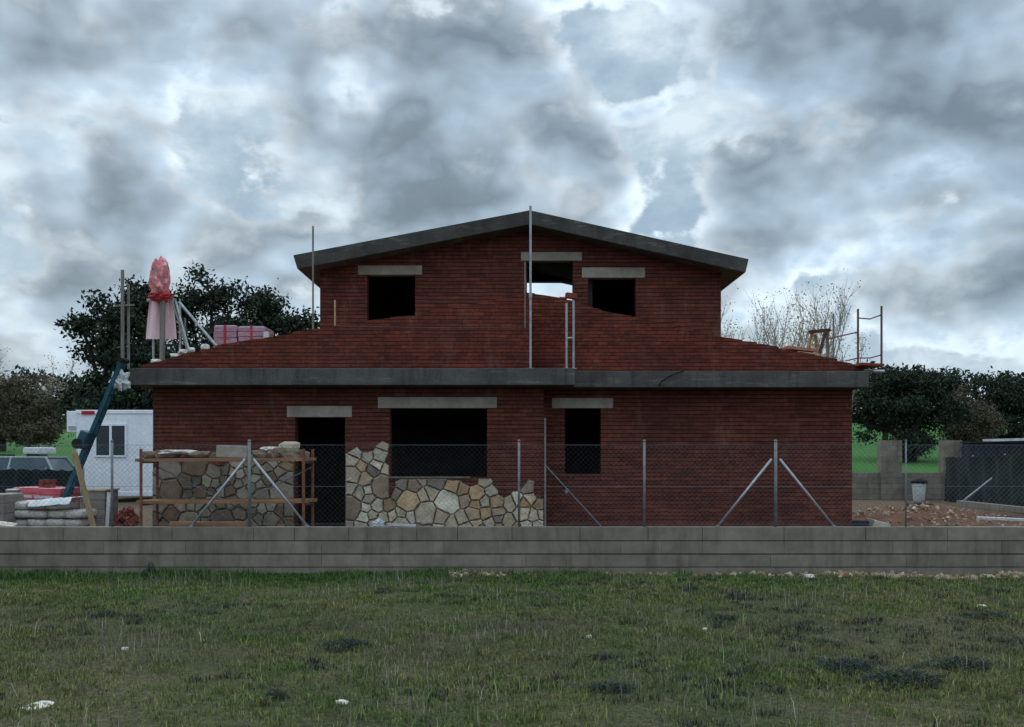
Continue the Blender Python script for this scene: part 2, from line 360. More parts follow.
# dry stalks
pts = []
for _ in range(10000):
    y = math.sqrt(random.uniform(5.6**2, 14.2**2)); x = random.uniform(-1,1)*(.53*y+.3)
    if noise.noise(Vector((x*.8+7, y*.8, 4))) < .08: continue
    pts.append((x,y,terrain(x,y),random.uniform(.06,.2),random.uniform(.003,.0055),random.uniform(0,6.28),random.gauss(0,.3)))
M['stalk'] = leafmat('dry_stalks', [lin((116,108,100)), lin((92,90,88)), lin((150,138,118)), lin((80,84,76)), lin((176,170,152))])
tag(make_blades('dry_weeds', pts, M['stalk']), 'grey and straw coloured dry weed stalks standing in the grass', 'weeds', kind='stuff')

pts = []
for _ in range(900):
    y0 = math.sqrt(random.uniform(5.8**2, 14.0**2)); x0_ = random.uniform(-1,1)*(.53*y0+.3)
    m = noise.noise(Vector((x0_*.6+2, y0*.6, 6))) + .5*noise.noise(Vector((x0_*1.9, y0*1.9, 1))) + .04*x0_
    if m < .08: continue
    rr_ = random.uniform(.03,.11); hh = random.uniform(.03,.075)
    for _k in range(random.randint(25,60)):
        x, y = x0_+random.gauss(0,rr_), y0+random.gauss(0,rr_*.6)
        pts.append((x,y,terrain(x,y),hh*random.uniform(.4,1),random.uniform(.006,.010)*(.7+y/20),random.uniform(0,6.28),random.gauss(.2,.6)))
M['scrub'] = leafmat('grey_green_scrub', [lin((44,54,46)), lin((62,70,60)), lin((78,80,74)), lin((52,58,44)), lin((92,86,78))])
tag(make_blades('scrub_weeds', pts, M['scrub']), 'low grey-green scrub weeds growing in patches through the grass', 'weeds', kind='stuff')

# low shrubs
def shrub_mesh(n=1500, seed=1):
    r = random.Random(seed); mb = MB()
    for _ in range(n):
        a = r.uniform(0,6.28); rad = math.sqrt(r.random())*(1+.35*math.sin(a*3+1)+.2*math.sin(a*5)); hh = max(.1,(1-rad**2)*.8+.2)*(.55+.6*abs(math.sin(a*2.5+rad*3)))
        x, y = rad*math.cos(a), rad*math.sin(a); z = r.uniform(0, hh)
        d = Vector((x*.8+r.gauss(0,.4), y*.8+r.gauss(0,.4), .9)).normalized()*r.uniform(.12,.3)
        s = d.cross(Vector((r.gauss(0,1),r.gauss(0,1),.1))).normalized()*.02
        p = Vector((x,y,z)); mb.add([p-s,p+s,p+d],[(0,1,2)])
    return mb
def shrub_obj(): return shrub_mesh().build('low_shrub', M['shrub'])
sh0 = None
for px, py, w, h, lab in [(345,646,.27,.10,'dark low shrub alone left of centre in the grass, shaped like a long mound'),
        (735,598,.13,.12,'small round dark shrub in the grass right of the tall stalks'),
        (845,668,.28,.10,'leftmost of three dark shrubs in the right foreground row'),
        (905,681,.34,.12,'largest and nearest of three dark shrubs in the right foreground row'),
        (960,668,.30,.11,'rightmost of three dark shrubs in the right foreground row'),
        (692,590,.10,.10,'little dark tuft shrub near the base of the wall'),
        (150,574,.13,.22,'tall dark green tuft against the left end of the block wall'),
        (610,690,.22,.07,'flat grey shrub in the bottom centre of the grass'),
        (720,622,.22,.08,'flat dull green shrub in the grass before the braced fence post'),
        (990,620,.30,.09,'greyish spreading shrub at the right edge of the grass'),
        (275,700,.10,.09,'small dark green tuft shrub near the bottom edge of the field')]:
    Y = EYE*F/(py-HOR); x = X(px,Y)
    if sh0 is None: o = sh0 = shrub_obj()
    else: o = sh0.copy(); COL.objects.link(o)
    o.location = (x,Y,terrain(x,Y)-.01); o.scale = (w,w*.7,h); o.rotation_euler = (0,0,random.uniform(0,6))
    if w > .2: o.rotation_euler = (0,0,random.uniform(-.3,.3))
    tag(o, lab, 'shrub', 'low shrubs in the field')

# rocks
def rock_mesh(seed, sub=2):
    bm = bmesh.new(); bmesh.ops.create_icosphere(bm, subdivisions=sub, radius=1)
    o = Vector((seed*3.7, seed*1.3, 0))
    for v in bm.verts:
        d = v.co.normalized(); k = 1 + .5*noise.noise(d*1.3+o) + .22*noise.noise(d*3.1+o)
        v.co = Vector((max(-.95,min(.92,d.x*k)), max(-.95,min(.92,d.y*k)), max(-.75,min(.75,d.z*k))))
    me = bpy.data.meshes.new('rock'); bm.to_mesh(me); bm.free(); return me
RK = [rock_mesh(i) for i in range(6)]
def rock(name, loc, sc, mat, label, cat='stone', group=None, i=0, rz=0, tilt=0):
    me = RK[i%6].copy(); me.name = name
    o = link(name, me, mat); o.location = loc; o.scale = sc; o.rotation_euler = (tilt,0,rz)
    return tag(o, label, cat, group)
for k, (px, py, w, h, lab) in enumerate([(810,575,.085,.06,'white stone lying at the foot of the block wall'),
        (38,706,.13,.010,'pale flat stone in the bottom left corner of the field'),
        (342,704,.05,.025,'small white stone near the bottom edge left of centre'),
        (589,641,.035,.025,'tiny pale stone in the middle of the field'),
        (982,609,.06,.035,'pale stone among grey weeds at the right edge'),
        (125,652,.03,.02,'tiny pale stone left of the long dark shrub'),
        (705,630,.03,.025,'tiny pale pebble in front of the small round shrub')]):
    Y = EYE*F/(py-HOR); x = X(px,Y)
    rock('stone', (x,Y,terrain(x,Y)+h*.3), (w,w*.7,h), M['palestone'], lab, 'stone', 'stones in the field', k, k*1.3)
def rubble(name, pts, mat):
    mb = MB()
    for (x,y,z,s) in pts:
        rr = Euler((random.uniform(0,3),random.uniform(0,3),random.uniform(0,3))).to_matrix()
        vs = []
        for q in [(-1,-1,-1),(1,-1,-1),(1,1,-1),(-1,1,-1),(-1,-1,1),(1,-1,1),(1,1,1),(-1,1,1)]:
            vs.append(Vector((x,y,z)) + rr @ (Vector((q[0]*random.uniform(.5,1),q[1]*random.uniform(.4,.9),q[2]*random.uniform(.3,.7)))*s))
        mb.add(vs, [(3,2,1,0),(4,5,6,7),(0,1,5,4),(1,2,6,5),(2,3,7,6),(3,0,4,7)])
    return mb.build(name, mat)
pp = []
for _ in range(900):
    u = random.random()
    x = random.uniform(4.6,9) if u < .62 else random.uniform(-.9,.4) if u < .82 else random.uniform(0,5)
    y = 14.66 - abs(random.gauss(0,.26)); 
    if u > .82: y = 14.6-abs(random.gauss(0,.05))
    pp.append((x,y,terrain(x,y)+.008,random.choice((.012,.02,.03,.04,.055))))
tag(rubble('rubble', pp, M['rubble']), 'strip of broken stone and brick bits along the wall foot', 'rubble', kind='stuff')

# ------------------------------------------------------------------ perimeter wall
WY0, WY1, WT = 14.7, 14.9, .64
pw = empty('perimeter_wall', (0,14.8,0), 'long low grey concrete block wall across the front of the plot', 'wall', None)
mb = MB(); zc = [.05,.243,.437,WT]
for k in range(3):
    z0, z1 = zc[k]+.007+random.uniform(-.003,.003), zc[k+1]-(.007+random.uniform(-.003,.003) if k < 2 else random.uniform(0,.004)); x = -13 - .2*(k%2)
    while x < 13:
        L = random.choice((.6,.8,1.2,1.2,1.0))
        gap = .001 if k < 2 else .003
        j = random.uniform(-.003,.003)
        mb.box(x+gap, x+L-gap, WY0+j, WY1+j, z0, z1); x += L
mb.build('block_courses', M['block'], pw, bevel=.004)
MB().box(-13.1,13.1,WY0+.02,WY1-.02,-.2,WT-.01).build('mortar_core', M['joint'], pw)
MB().box(-13.1,13.1,WY0+.006,WY1+.03,-.3,.046).build('footing', M['block'], pw)

# ------------------------------------------------------------------ chain-link fence on the wall
FY = 14.8; FT = Z(445,FY); FB = WT+.02
fe = empty('chain_link_fence', (0,FY,WT), 'galvanised chain-link fence with braced posts standing on the block wall', 'fence')
mb = MB(); x0, x1 = -12.6, 9.6; H = FT-FB; pitch = .075
def thin(mb, p, q, w):
    d = (q-p).normalized(); a = Vector((-d.z,0,d.x))*w; b = Vector((0,1,0))*w
    mb.add([p-a,p+a*.5+b,p+a*.5-b,q-a,q+a*.5+b,q+a*.5-b],[(0,1,4,3),(1,2,5,4),(2,0,3,5)])
x = x0 - H
while x < x1:
    for sgn in (1,-1):
        a = Vector((x, FY+.004*sgn, FB)); b = Vector((x+H, FY+.004*sgn, FT))
        if sgn < 0: a.z, b.z = FT, FB
        if a.x < x0: k = (x0-a.x)/H; a = a.lerp(b,k)
        if b.x > x1: k = (x1-a.x)/(b.x-a.x) if b.x > a.x else 1; b = a.lerp(b,k)
        thin(mb, a, b, .0013)
    x += pitch
mb.build('wire_mesh', M['wire'], fe)
for z in (FT, (FT+FB)/2-.02, FB+.02): MB().tube((x0,FY-.008,z),(x1,FY-.008,z),.0022,5).build('tension_wire', M['wire'], fe)
for px in (-20,113,250,519,644,775,905):
    xx = X(px,FY); r = .024 if px in (250,775) else .012 if px == 905 else .019
    mb = MB().tube((xx,FY-.035,WT-.02),(xx,FY-.035,FT+.05),r,10); mb.lathe((xx,FY-.035,FT+.05),[(r+.004,0),(r+.004,.015),(r*.5,.03)],10)
    mb.build('post', M['postgrey'], fe, True)
for px in (250,775):
    for s in (-1,1):
        p = Vector((X(px+s*4,FY),FY-.04,Z(459,FY))); q = Vector((X(px+s*58,FY),FY-.04,WT+.004))
        MB().tube(p,q,.019,8).tube(q-Vector((0,0,.0)),q+Vector((0,0,.012)),.035,8).build('brace', M['galv'], fe, True)
MB().tube((X(546,FY),FY-.02,Z(466,FY)),(X(601,FY),FY-.02,WT+.004),.010,6).obox(at(567,491,FY-.03),(.05,.03,.07),(0,.78,0)).build('brace', M['wire'], fe)

# ------------------------------------------------------------------ house
h = empty('brick_house', (0,18,.1), 'unfinished two-storey red brick house with concrete roof edges and empty openings', 'house')
LX0, LX1, RX1 = -6.462, .576, 6.324; YL, YR = 18.0, 18.6; SB, ST = 2.925, 3.22
def rect(a,b,c,d): return [(a,c),(b,c),(b,d),(a,d)]
DOOR = (-3.906,-3.006,.12,2.384); WIN = (-2.196,-.45,1.304,2.546); WR = (.986,1.655,1.347,2.574)
mb = MB()
mb.wall(rect(LX0,LX1,-.1,SB+.01), [rect(*DOOR), rect(*WIN)], YL, YL+.28)
mb.wall(rect(LX1-.28,RX1,-.1,SB+.011), [rect(*WR)], YR, YR+.28)
mb.box(LX1-.281,LX1-.001,YL+.281,YR-.001,-.1,SB+.009)
mb.box(LX0,LX0+.28,YL+.281,26,-.1,SB+.012); mb.box(RX1-.28,RX1,YR+.281,26,-.1,SB+.012); mb.box(LX0+.281,RX1-.281,25.72,26,-.1,SB+.012)
mb.build('ground_floor_wall', M['brick'], h)
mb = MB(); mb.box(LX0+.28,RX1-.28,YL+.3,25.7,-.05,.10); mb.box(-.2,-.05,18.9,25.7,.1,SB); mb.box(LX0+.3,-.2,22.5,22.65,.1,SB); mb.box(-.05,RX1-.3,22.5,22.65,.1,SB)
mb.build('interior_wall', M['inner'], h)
mb = MB().prism([(-6.72,17.5),(1.1,17.5),(1.1,18.1),(6.46,18.1),(6.46,26.4),(-6.72,26.4)], 'z', SB, ST)
mb.build('floor_slab', M['slab'], h, bevel=.012)
# lintels
for (a,b,c,d,Y) in [(287,352,406,417,YL),(378,497,397,408,YL),(552,613,398,408,YR)]:
    MB().box(X(a,Y),X(b,Y),Y-.012,Y+.2,Z(d,Y)-.002,Z(c,Y)).build('lintel', M['lintel'], h, bevel=.008)
MB().box(WIN[0]-.02,WIN[1]-.3,YL-.04,YL+.2,WIN[2]-.025,WIN[2]+.008).build('windowsill', M['mortar'], h, bevel=.006)
# rough gable parapets in front of the upper storey
def pl(pts, Y): return [(X(a,Y),Z(b,Y)) for a,b in pts]
def stepped(pts, run=.27):
    out = []
    for (a,za),(b,zb) in zip(pts[:-1],pts[1:]):
        n = max(1,int(abs(b-a)/run))
        for i in range(n):
            u0, u1 = i/n, (i+1)/n; m = za+(zb-za)*(u0+u1)/2 + random.uniform(-.008,.008)
            out += [(a+(b-a)*u0, m), (a+(b-a)*u1-.001, m)]
    return out
def ragged(pts):
    out = []
    for (a,za),(b,zb) in zip(pts[:-1],pts[1:]):
        n = max(1,int(abs(b-a)/.125)); k = 0
        while k < n:
            m = min(n, k+random.choice((1,1,2,3))); u0, u1 = k/n, m/n; dz = random.uniform(-.014,.014); sl = random.uniform(.3,1)
            zm = za+(zb-za)*(u0+u1)/2; hd = (zb-za)*(u1-u0)/2*sl
            out += [(a+(b-a)*u0, zm-hd+dz), (a+(b-a)*u1-.002, zm+hd+dz)]; k = m
    return out
ltop = ragged(pl([(140,366),(215,346.5),(320,327.5),(367,321),(415,314.5),(532,293.5)], YL))
mb = MB().wall([(LX0-.16,ST-.004),(X(532,YL),ST-.004)] + ltop[::-1], [], YL, YL+.24); mb.build('parapet_wall', M['brick_rough'], h)
rtop = ragged(pl([(524,292.5),(535,293.5),(573,301),(588,306.5),(636,317.5),(721,335.5),(800,352),(845,361.5),(866,367)], YR))
mb = MB().wall([(X(524,YR),ST-.004),(X(862,YR),ST-.004)] + rtop[::-1], [], YR, YR+.24); mb.build('parapet_wall', M['brick_rough'], h)
# lower roof planes behind them
mb = MB()
mb.prism([(-6.7,3.23),(-6.7,3.30),(-3.5,3.92),(.28,4.55),(.28,4.45),(-3.5,3.82)],'y',YL+.245,19.49)
mb.prism([(-6.7,3.23),(-6.7,3.30),(-3.76,3.88),(-3.76,3.78)],'y',19.491,26.3)
mb.prism([(1.2,4.35),(1.2,4.45),(4.08,3.87),(6.62,3.34),(6.62,3.26),(4.08,3.77)],'y',YR+.245,19.49)
mb.prism([(4.09,3.76),(4.09,3.86),(6.62,3.34),(6.62,3.26)],'y',19.491,26.3)
mb.build('lower_roof', M['claypale'], h)
# upper storey
UY = 19.5; UX0, UX1 = -3.744, 4.076
def under(x): return 5.23+(x+4.16)/4.502*.855 if x < .342 else 6.085-(x-.342)/4.158*.931
OL = (X(367,UY),X(415,UY),4.0,Z(274,UY)); OC = (X(527,UY),X(573,UY),3.3,Z(260,UY)); OR = (X(588,UY),X(636,UY),3.9,Z(277,UY))
gab = [(UX0,ST-.003),(UX1,ST-.003),(UX1,under(UX1)+.02),(.342,under(.342)+.02),(UX0,under(UX0)+.02)]
mb = MB().wall(gab, [rect(*OL),rect(*OC),rect(*OR)], UY, UY+.25)
gb = [(x,z+(.001 if z>4 else 0)) for x,z in gab]
mb.wall(gb, [rect(.25,1.45,3.4,Z(281.3,23.7))], 23.7, 23.95)
mb.box(UX0,UX0+.25,UY+.251,23.699,ST-.002,under(UX0)+.03); mb.box(UX1-.25,UX1,UY+.251,23.699,ST-.002,under(UX1)+.03)
mb.build('upper_wall', M['brick'], h)
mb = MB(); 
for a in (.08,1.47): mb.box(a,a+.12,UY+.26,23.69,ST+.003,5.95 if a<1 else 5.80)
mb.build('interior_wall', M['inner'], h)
for (a,b,c,d) in [(358,422,265.5,274.5),(521,582,252,260.5),(582,645,267.5,277.5)]:
    MB().box(X(a,UY),X(b,UY),UY-.012,UY+.2,Z(d,UY)-.004,Z(c,UY)).build('lintel', M['lintel'], h, bevel=.008)
mb = MB().prism([(-4.16,5.5),(.342,6.355),(4.50,5.424),(4.44,5.17),(.342,6.085),(-4.08,5.235)],'y',19.0,24.4)
mb.build('gable_roof', M['roofslab'], h, bevel=.012)

# stone cladding (voronoi of flat field stones, each stone modelled)
def clip(poly, n, d):
    out = []
    for i in range(len(poly)):
        a, b = poly[i], poly[(i+1)%len(poly)]; da, db = a[0]*n[0]+a[1]*n[1]-d, b[0]*n[0]+b[1]*n[1]-d
        if da <= 0: out.append(a)
        if (da < 0 < db) or (db < 0 < da):
            k = da/(da-db); out.append((a[0]+(b[0]-a[0])*k, a[1]+(b[1]-a[1])*k))
    return out
def cladding(x0, x1, toplim, clipf, seed, step=.27, sm='stone'):
    r = random.Random(seed); sites = []
    for _ in range(4000):
        p = (r.uniform(x0+.03,x1-.03), r.uniform(-.1,2.3)); dm = step*r.choice((.45,.55,.75,1.0,1.35,1.5))
        if all((p[0]-q[0])**2+(p[1]-q[1])**2 > (dm*.5+q[2]*.5)**2 for q in sites): sites.append((p[0],p[1],dm))
    st = MB(); mo = MB(); yb = YL-.002
    for s in sites:
        if not (x0 < s[0] < x1) or s[1] > toplim(s[0]): continue
        poly = [(x0,0),(x1,0),(x1,2.4),(x0,2.4)]
        for q in sites:
            if q is s: continue
            dx, dy = q[0]-s[0], q[1]-s[1]
            if dx*dx+dy*dy > 1.2: continue
            # power diagram so stones differ in size
            d = (dx*(q[0]+s[0])+dy*(q[1]+s[1]) - (q[2]**2-s[2]**2)*.24)/2
            poly = clip(poly,(dx,dy),d)
            if len(poly) < 3: break
        for n, d in clipf(s):
            if len(poly) >= 3: poly = clip(poly, n, d)
        if len(poly) < 3: continue
        cx = sum(p[0] for p in poly)/len(poly); cz = sum(p[1] for p in poly)/len(poly)
        n = len(poly); mo.prism(poly,'y',yb-.022,yb)
        g = .0075
        # inset: shift every edge inward and cut corners a little
        ip = poly
        for i in range(n):
            a, b = poly[i], poly[(i+1)%n]; ex, ez = b[0]-a[0], b[1]-a[1]; L = math.hypot(ex,ez)
            if L < 1e-5: continue
            nn = (ez/L,-ex/L)
            if (cx-a[0])*nn[0]+(cz-a[1])*nn[1] > 0: nn = (-nn[0],-nn[1])
            ip = clip(ip, nn, a[0]*nn[0]+a[1]*nn[1]-g)
            if len(ip) < 3: break
        if len(ip) < 3: continue
        q = []
        for i in range(len(ip)):
            a, b = ip[i], ip[(i+1)%len(ip)]; L = math.hypot(b[0]-a[0],b[1]-a[1]); m = 1 if L < .07 else 2 if L < .16 else 4
            q.append(a)
            for e in range(1,m):
                u = e/m+r.uniform(-.12,.12); px_, pz_ = a[0]+(b[0]-a[0])*u, a[1]+(b[1]-a[1])*u; kk = r.uniform(0,.012)/max(.05,math.hypot(cx-px_,cz-pz_))
                q.append((px_+(cx-px_)*kk, pz_+(cz-pz_)*kk))
        ip = q
        cp = []
        for i in range(len(ip)):
            a, b, c2 = ip[i-1], ip[i], ip[(i+1)%len(ip)]
            for o in (a, c2):
                L = math.hypot(o[0]-b[0],o[1]-b[1]); k = min(.12, .012/max(L,1e-4))
                cp.append((b[0]+(o[0]-b[0])*k, b[1]+(o[1]-b[1])*k))
        dpt = r.uniform(.04,.07); n = len(cp)
        ang = (r.gauss(0,.05), r.gauss(0,.05))
        vs = [(p[0],yb-.02,p[1]) for p in cp] + [(p[0],yb-dpt+(p[0]-cx)*ang[0]+(p[1]-cz)*ang[1]+r.gauss(0,.002),p[1]) for p in cp]
        top = [(cx+(p[0]-cx)*.9, yb-dpt-.012+(p[0]-cx)*ang[0]+(p[1]-cz)*ang[1]+r.gauss(0,.003), cz+(p[1]-cz)*.9) for p in cp]
        vs += top
        fs = [(i,(i+1)%n,n+(i+1)%n,n+i) for i in range(n)] + [(n+i,n+(i+1)%n,2*n+(i+1)%n,2*n+i) for i in range(n)] + [tuple(range(2*n,3*n))]
        st.add(vs, fs)
    o = st.build('stone_cladding', M[sm], h); mo.build('mortar_bed', M['mortar'], o)
def top1(x): return 1.62 if x < -4.45 else 1.78
cladding(LX0+.002, DOOR[0]-.012, top1, lambda s: [((0,1),1.72 if s[0] < -4.45 else 1.95)], 3, .27, 'stoneshade')
def top2(x):
    if x < WIN[0]-.03: return 1.74+(x+3)*.22
    if x < WIN[1]: return 1.27
    return 1.13+.10*math.sin(x*9)
def clip2(s):
    if s[0] < WIN[0]-.03 and s[1] > 1.1: return [((1,0),WIN[0]-.01),((0,1),1.80+(s[0]+3)*.22)]
    if s[0] < WIN[1]+.02: return [((0,1),1.275)]
    return [((0,1),1.27)]
cladding(DOOR[1]+.012, LX1-.004, top2, clip2, 11)

# corner profile batten and cable
tag(MB().box(.58,.612,17.93,17.96,.05,Z(418,17.9)).build('corner_profile', M['greywood']), 'thin upright straight edge fixed at the end of the stone cladding', 'batten')
pts = [at(684,371,18.05), at(676,373,18.04), at(668,377,18.04), at(661,382,18.05), at(659,386,18.06)]
tag(MB().path(pts,.014,6).build('black_cable', M['black'], smooth=True), 'short black cable hanging over the edge of the concrete slab', 'cable')

# ------------------------------------------------------------------ props and poles on the roof
def pole(name, px, y0, y1, Y, r, mat, label, base=True, px2=None, base_z=None, group=None):
    a = at(px, y1, Y); b = at(px if px2 is None else px2, y0, Y)
    if base_z is not None: a.z = base_z
    mb = MB().tube(a,b,r,8)
    if base: mb.obox(a+Vector((0,0,.006)),(.14,.14,.012)); mb.tube(a.lerp(b,.45)-Vector((0,0,.05)),a.lerp(b,.45)+Vector((0,0,.05)),r*1.5,8)
    return tag(mb.build(name, mat), label, 'pole', group)
pole('steel_prop', 530.5, 206, 370, 17.66, .021, M['galv'], 'tallest thin steel prop, standing on the slab edge before the roof peak', base_z=ST)
pole('steel_pole', 313, 226, 330, 18.5, .017, M['greywood'], 'thin upright pole at the left end of the upper roof', False, base_z=3.86)
pole('wooden_stick', 335, 300, 332, 18.5, .016, M['wood'], 'short pale stick standing on the lower roof below the left upper window', False, base_z=3.9)
pole('wooden_batten', 525, 262, 328, 17.95, .012, M['greywood'], 'slim batten against the brick beside the open doorway', False)
tag(MB().path([at(337,326,17.97),at(430,327.5,17.97),at(525,327,17.97)],.0025,5).build('string_line', M['greywood']), "bricklayer's pale string line stretched across the rough brick", 'string')
fr = empty('ladder_frame', (1.0,17.72,ST), 'narrow pale metal frame of two uprights standing in the brick recess', 'frame')
for px, y0 in ((566.5,303),(573.5,300)): MB().tube((X(px,17.72),17.72,ST),(X(px,17.72),17.72,Z(y0,17.72)),.021,8).obox((X(px,17.72),17.72,ST+.008),(.1,.12,.016)).build('upright', M['galv'], fr)
for py in (338,): MB().tube(at(566.5,py,17.72),at(573.5,py,17.72),.016,6).build('crossbar', M['galv'], fr)
tag(MB().obox((X(571,18.72),18.72,Z(296,18.72)),(.2,.12,.10),(0,.1,.3)).build('loose_brick', M['clay'], bevel=.01), 'loose brick lying on top of the parapet in the open doorway', 'brick')
tag(MB().obox((X(563,18.73),18.73,Z(300,18.73)+.02),(.12,.12,.06),(0,.1,-.3)).build('loose_brick', M['clay'], bevel=.01), 'smaller piece of brick beside the one on the parapet', 'brick')

# left roof corner: poles, wrapped frame, packs
pole('timber_pole', 122.5, 270, 370, 17.6, .032, M['greywood'], 'taller of two grey timber poles at the left corner of the slab', False, base_z=ST)
pole('timber_pole', 128.5, 284, 370, 17.7, .025, M['greywood'], 'shorter of two grey timber poles at the left corner of the slab', False, base_z=ST)
tag(MB().bar(at(115,306,17.64),at(134,305,17.64),.03,.05).build('timber_crosspiece', M['greywood']), 'short crosspiece nailed across the two grey timber poles', 'batten')
wf = empty('wrapped_frame', (X(161,18.3),18.3,ST), 'post frame topped by a red plastic bundle with a pink sheet hung below', 'frame')
YW = 18.35
MB().tube((X(162,YW),YW,ST),(X(163,YW),YW,Z(285,YW)),.048,10).build('main_post', M['greywood'], wf)
for px in (147.5,174.5): MB().tube((X(px,YW),YW+.3,ST),(X(px,YW),YW+.3,Z(300,YW)),.022,8).build('leg', M['galv'], wf)
MB().bar(at(147,300,YW+.3),at(176,300,YW+.3),.05,.05).build('crossbar', M['galv'], wf)
# hanging sheet
mb = MB(); nx_, nz_ = 14, 12; grid = []
for j in range(nz_+1):
    for i in range(nx_+1):
        u, w = i/nx_, j/nz_; half = 10.5+5*w**.6; px = 161.3+(u-.5)*2*half; py = 297+42*w
        p = at(px,py,YW+.13+.03*math.sin(u*17+w)+.02*math.sin(u*31)); grid.append(p)
mb.add(grid, [(j*(nx_+1)+i,j*(nx_+1)+i+1,(j+1)*(nx_+1)+i+1,(j+1)*(nx_+1)+i) for j in range(nz_) for i in range(nx_)])
mb.build('hanging_sheet', M['palepink'], wf, True)
def blob(name, c, rad, mat, parent, seed=0, amp=.25, sub=4, fq=2.5):
    bm = bmesh.new(); bmesh.ops.create_icosphere(bm, subdivisions=sub, radius=1)
    for v in bm.verts:
        d = v.co.normalized(); k = 1+amp*noise.fractal(d*fq+Vector((seed,0,0)),1,2,4)
        v.co = Vector(c)+Vector((d.x*rad[0]*k,d.y*rad[1]*k,d.z*rad[2]*k))
    me = bpy.data.meshes.new(name); bm.to_mesh(me); bm.free()
    return link(name, me, mat, parent)
# red translucent plastic bundle
t = NT('red_plastic_wrap'); v = t.coord(); n = t.noise(v, 6, 6, .7)
zc_ = t.new('ShaderNodeSeparateXYZ'); t.l(v, zc_.inputs[0])
c = t.ramp(n, [(.34, lin((104,90,84))), (.45, lin((170,124,120))), (.55, lin((226,116,122))), (.64, lin((246,196,196)))]); t.bump(n, .8, .05)
M['wrapred'] = t.done(c, .35)
blob('plastic_bundle', at(159.5,279,YW), (.19,.18,.38), M['wrapred'], wf, 3, .22, 4, 1.9)
blob('plastic_bundle', at(160,296,YW), (.19,.15,.10), M['redplastic'], wf, 9, .4, 4, 2.6)
for (a,b,r,m) in [((176,302),(190,354),.022,'galv'),((172,300),(188,352),.018,'greywood'),((179,302),(219,349),.027,'galv')]:
    p = at(*a,YW); q = at(*b,YW-.2 if r<.03 else YW+.1); MB().tube(p,q,r,8).build('strut', M[m], wf)
MB().tube(at(185,318,YW+.05),at(185,335,YW+.05),.02,6).build('strut', M['greywood'], wf)
for k,(px,py,w,hh,mm) in enumerate([(176,356,.1,.06,'palestone'),(184,352,.12,.06,'palestone'),(192,350,.08,.06,'palestone'),(205,347,.09,.07,'palestone'),(157,362,.12,.07,'palestone')]):
    rock('stone', at(px,py,18.15), (w,w*.8,hh), M[mm], ['pale lump of mortar at the foot of the red wrapped frame','larger pale lump on the brick edge right of the wrapped frame','second pale lump up the brick edge','highest pale lump on the brick edge below the wrapped packs','pale mortar heap beneath the main post of the frame'][k], 'stone', 'lumps on the left roof edge', k, k)
for k,(a,b,t0,mm,lab) in enumerate([(218,241,328,'purplewrap','mauve plastic-wrapped pack of tiles, left of the two on the roof'),(242,269,329,'pinkwrap','pinkish plastic-wrapped pack of tiles, right of the two on the roof')]):
    Y = 19.2; z1 = Z(t0,Y); z0 = 3.45+.12*k
    pk = empty('tile_pack', ((X(a,Y)+X(b,Y))/2,Y,z0), lab, 'tile pack', 'wrapped packs on the left roof')
    mb = MB(); n = 6
    for i in range(n): mb.box(X(a,Y)+.01*(i%2),X(b,Y)-.01*((i+1)%2),Y-.3,Y+.4,z0+(z1-z0)*i/n+.004,z0+(z1-z0)*(i+1)/n)
    mb.build('wrapped_tiles', M['purplewrap' if k==0 else 'pinkwrap'] if k==0 else M['purplewrap'], pk, bevel=.012)
    MB().box(X(a,Y)+.03,X(b,Y)-.03,Y-.28,Y+.38,z1+.001,z1+.018).build('top_sheet', M['whiteplastic'], pk)
    MB().box((X(a,Y)+X(b,Y))/2-.02,(X(a,Y)+X(b,Y))/2+.02,Y-.315,Y+.415,z0,z1+.022).build('strap', M['redplastic'], pk)
tag(MB().box(X(266,19.0),X(271,19.0),18.8,18.9,3.7,Z(333,19.0)).build('white_board', M['whiteplastic'], bevel=.008), 'small white board leaning at the right end of the wrapped packs', 'board')
o = blob('crumpled_bag', at(120,381,17.42), (.14,.12,.16), M['whiteplastic'], None, 5, .6); tag(o, 'crumpled whitish bag hanging at the left corner of the slab', 'bag')

# right roof: guard frame, trestle, boards
gf = empty('guardrail_frame', (X(858,18.7),18.7,ST), 'red painted scaffold guardrail frame at the right end of the roof', 'guardrail')
YG = 18.75
for px, y0, y1 in ((858,309,371),(881.5,306,368)): MB().tube(at(px,y0,YG),at(px,y1,YG),.021,8).build('upright', M['redpaint'], gf)
MB().path([at(858,318,YG),at(870,319,YG),at(881,315,YG)],.013,6).build('rail', M['redpaint'], gf)
MB().path([at(845,361,YG),at(858,358,YG),at(870,358,YG),at(881,355,YG)],.013,6).build('rail', M['redpaint'], gf)
MB().path([at(826,339,YG+.3),at(845,335,YG+.1),at(858,332,YG)],.013,6).build('rail', M['redpaint'], gf)
MB().tube((5.9,YG,3.27),(6.98,YG,3.27),.03,8).build('outrigger', M['galv'], gf)
MB().tube(at(833.5,314,YG+.2),at(833.5,366,YG+.2),.018,8).build('upright', M['greywood'], gf)
tr = empty('wooden_trestle', (X(818,20),20,3.55), 'brown wooden trestle standing on the right side of the lower roof', 'trestle')
YT = 19.6
MB().bar(at(809,332,YT),at(830,330,YT),.06,.08).build('top_beam', M['brownwood'], tr)
for a,b,m in [((812,332),(807,358),'wood'),((826,331),(817,361),'black'),((815,334),(818,356),'wood'),((827,331),(828,359),'greywood')]:
    MB().bar(at(*a,YT+(.1 if m!='black' else -.05)),at(*b,YT+(.25 if m!='black' else -.15)),.05,.05).build('leg', M['brownwood' if m=='black' else m], tr)
MB().bar(at(809,345,YT+.12),at(818,344,YT+.12),.03,.05).build('stretcher', M['wood'], tr)
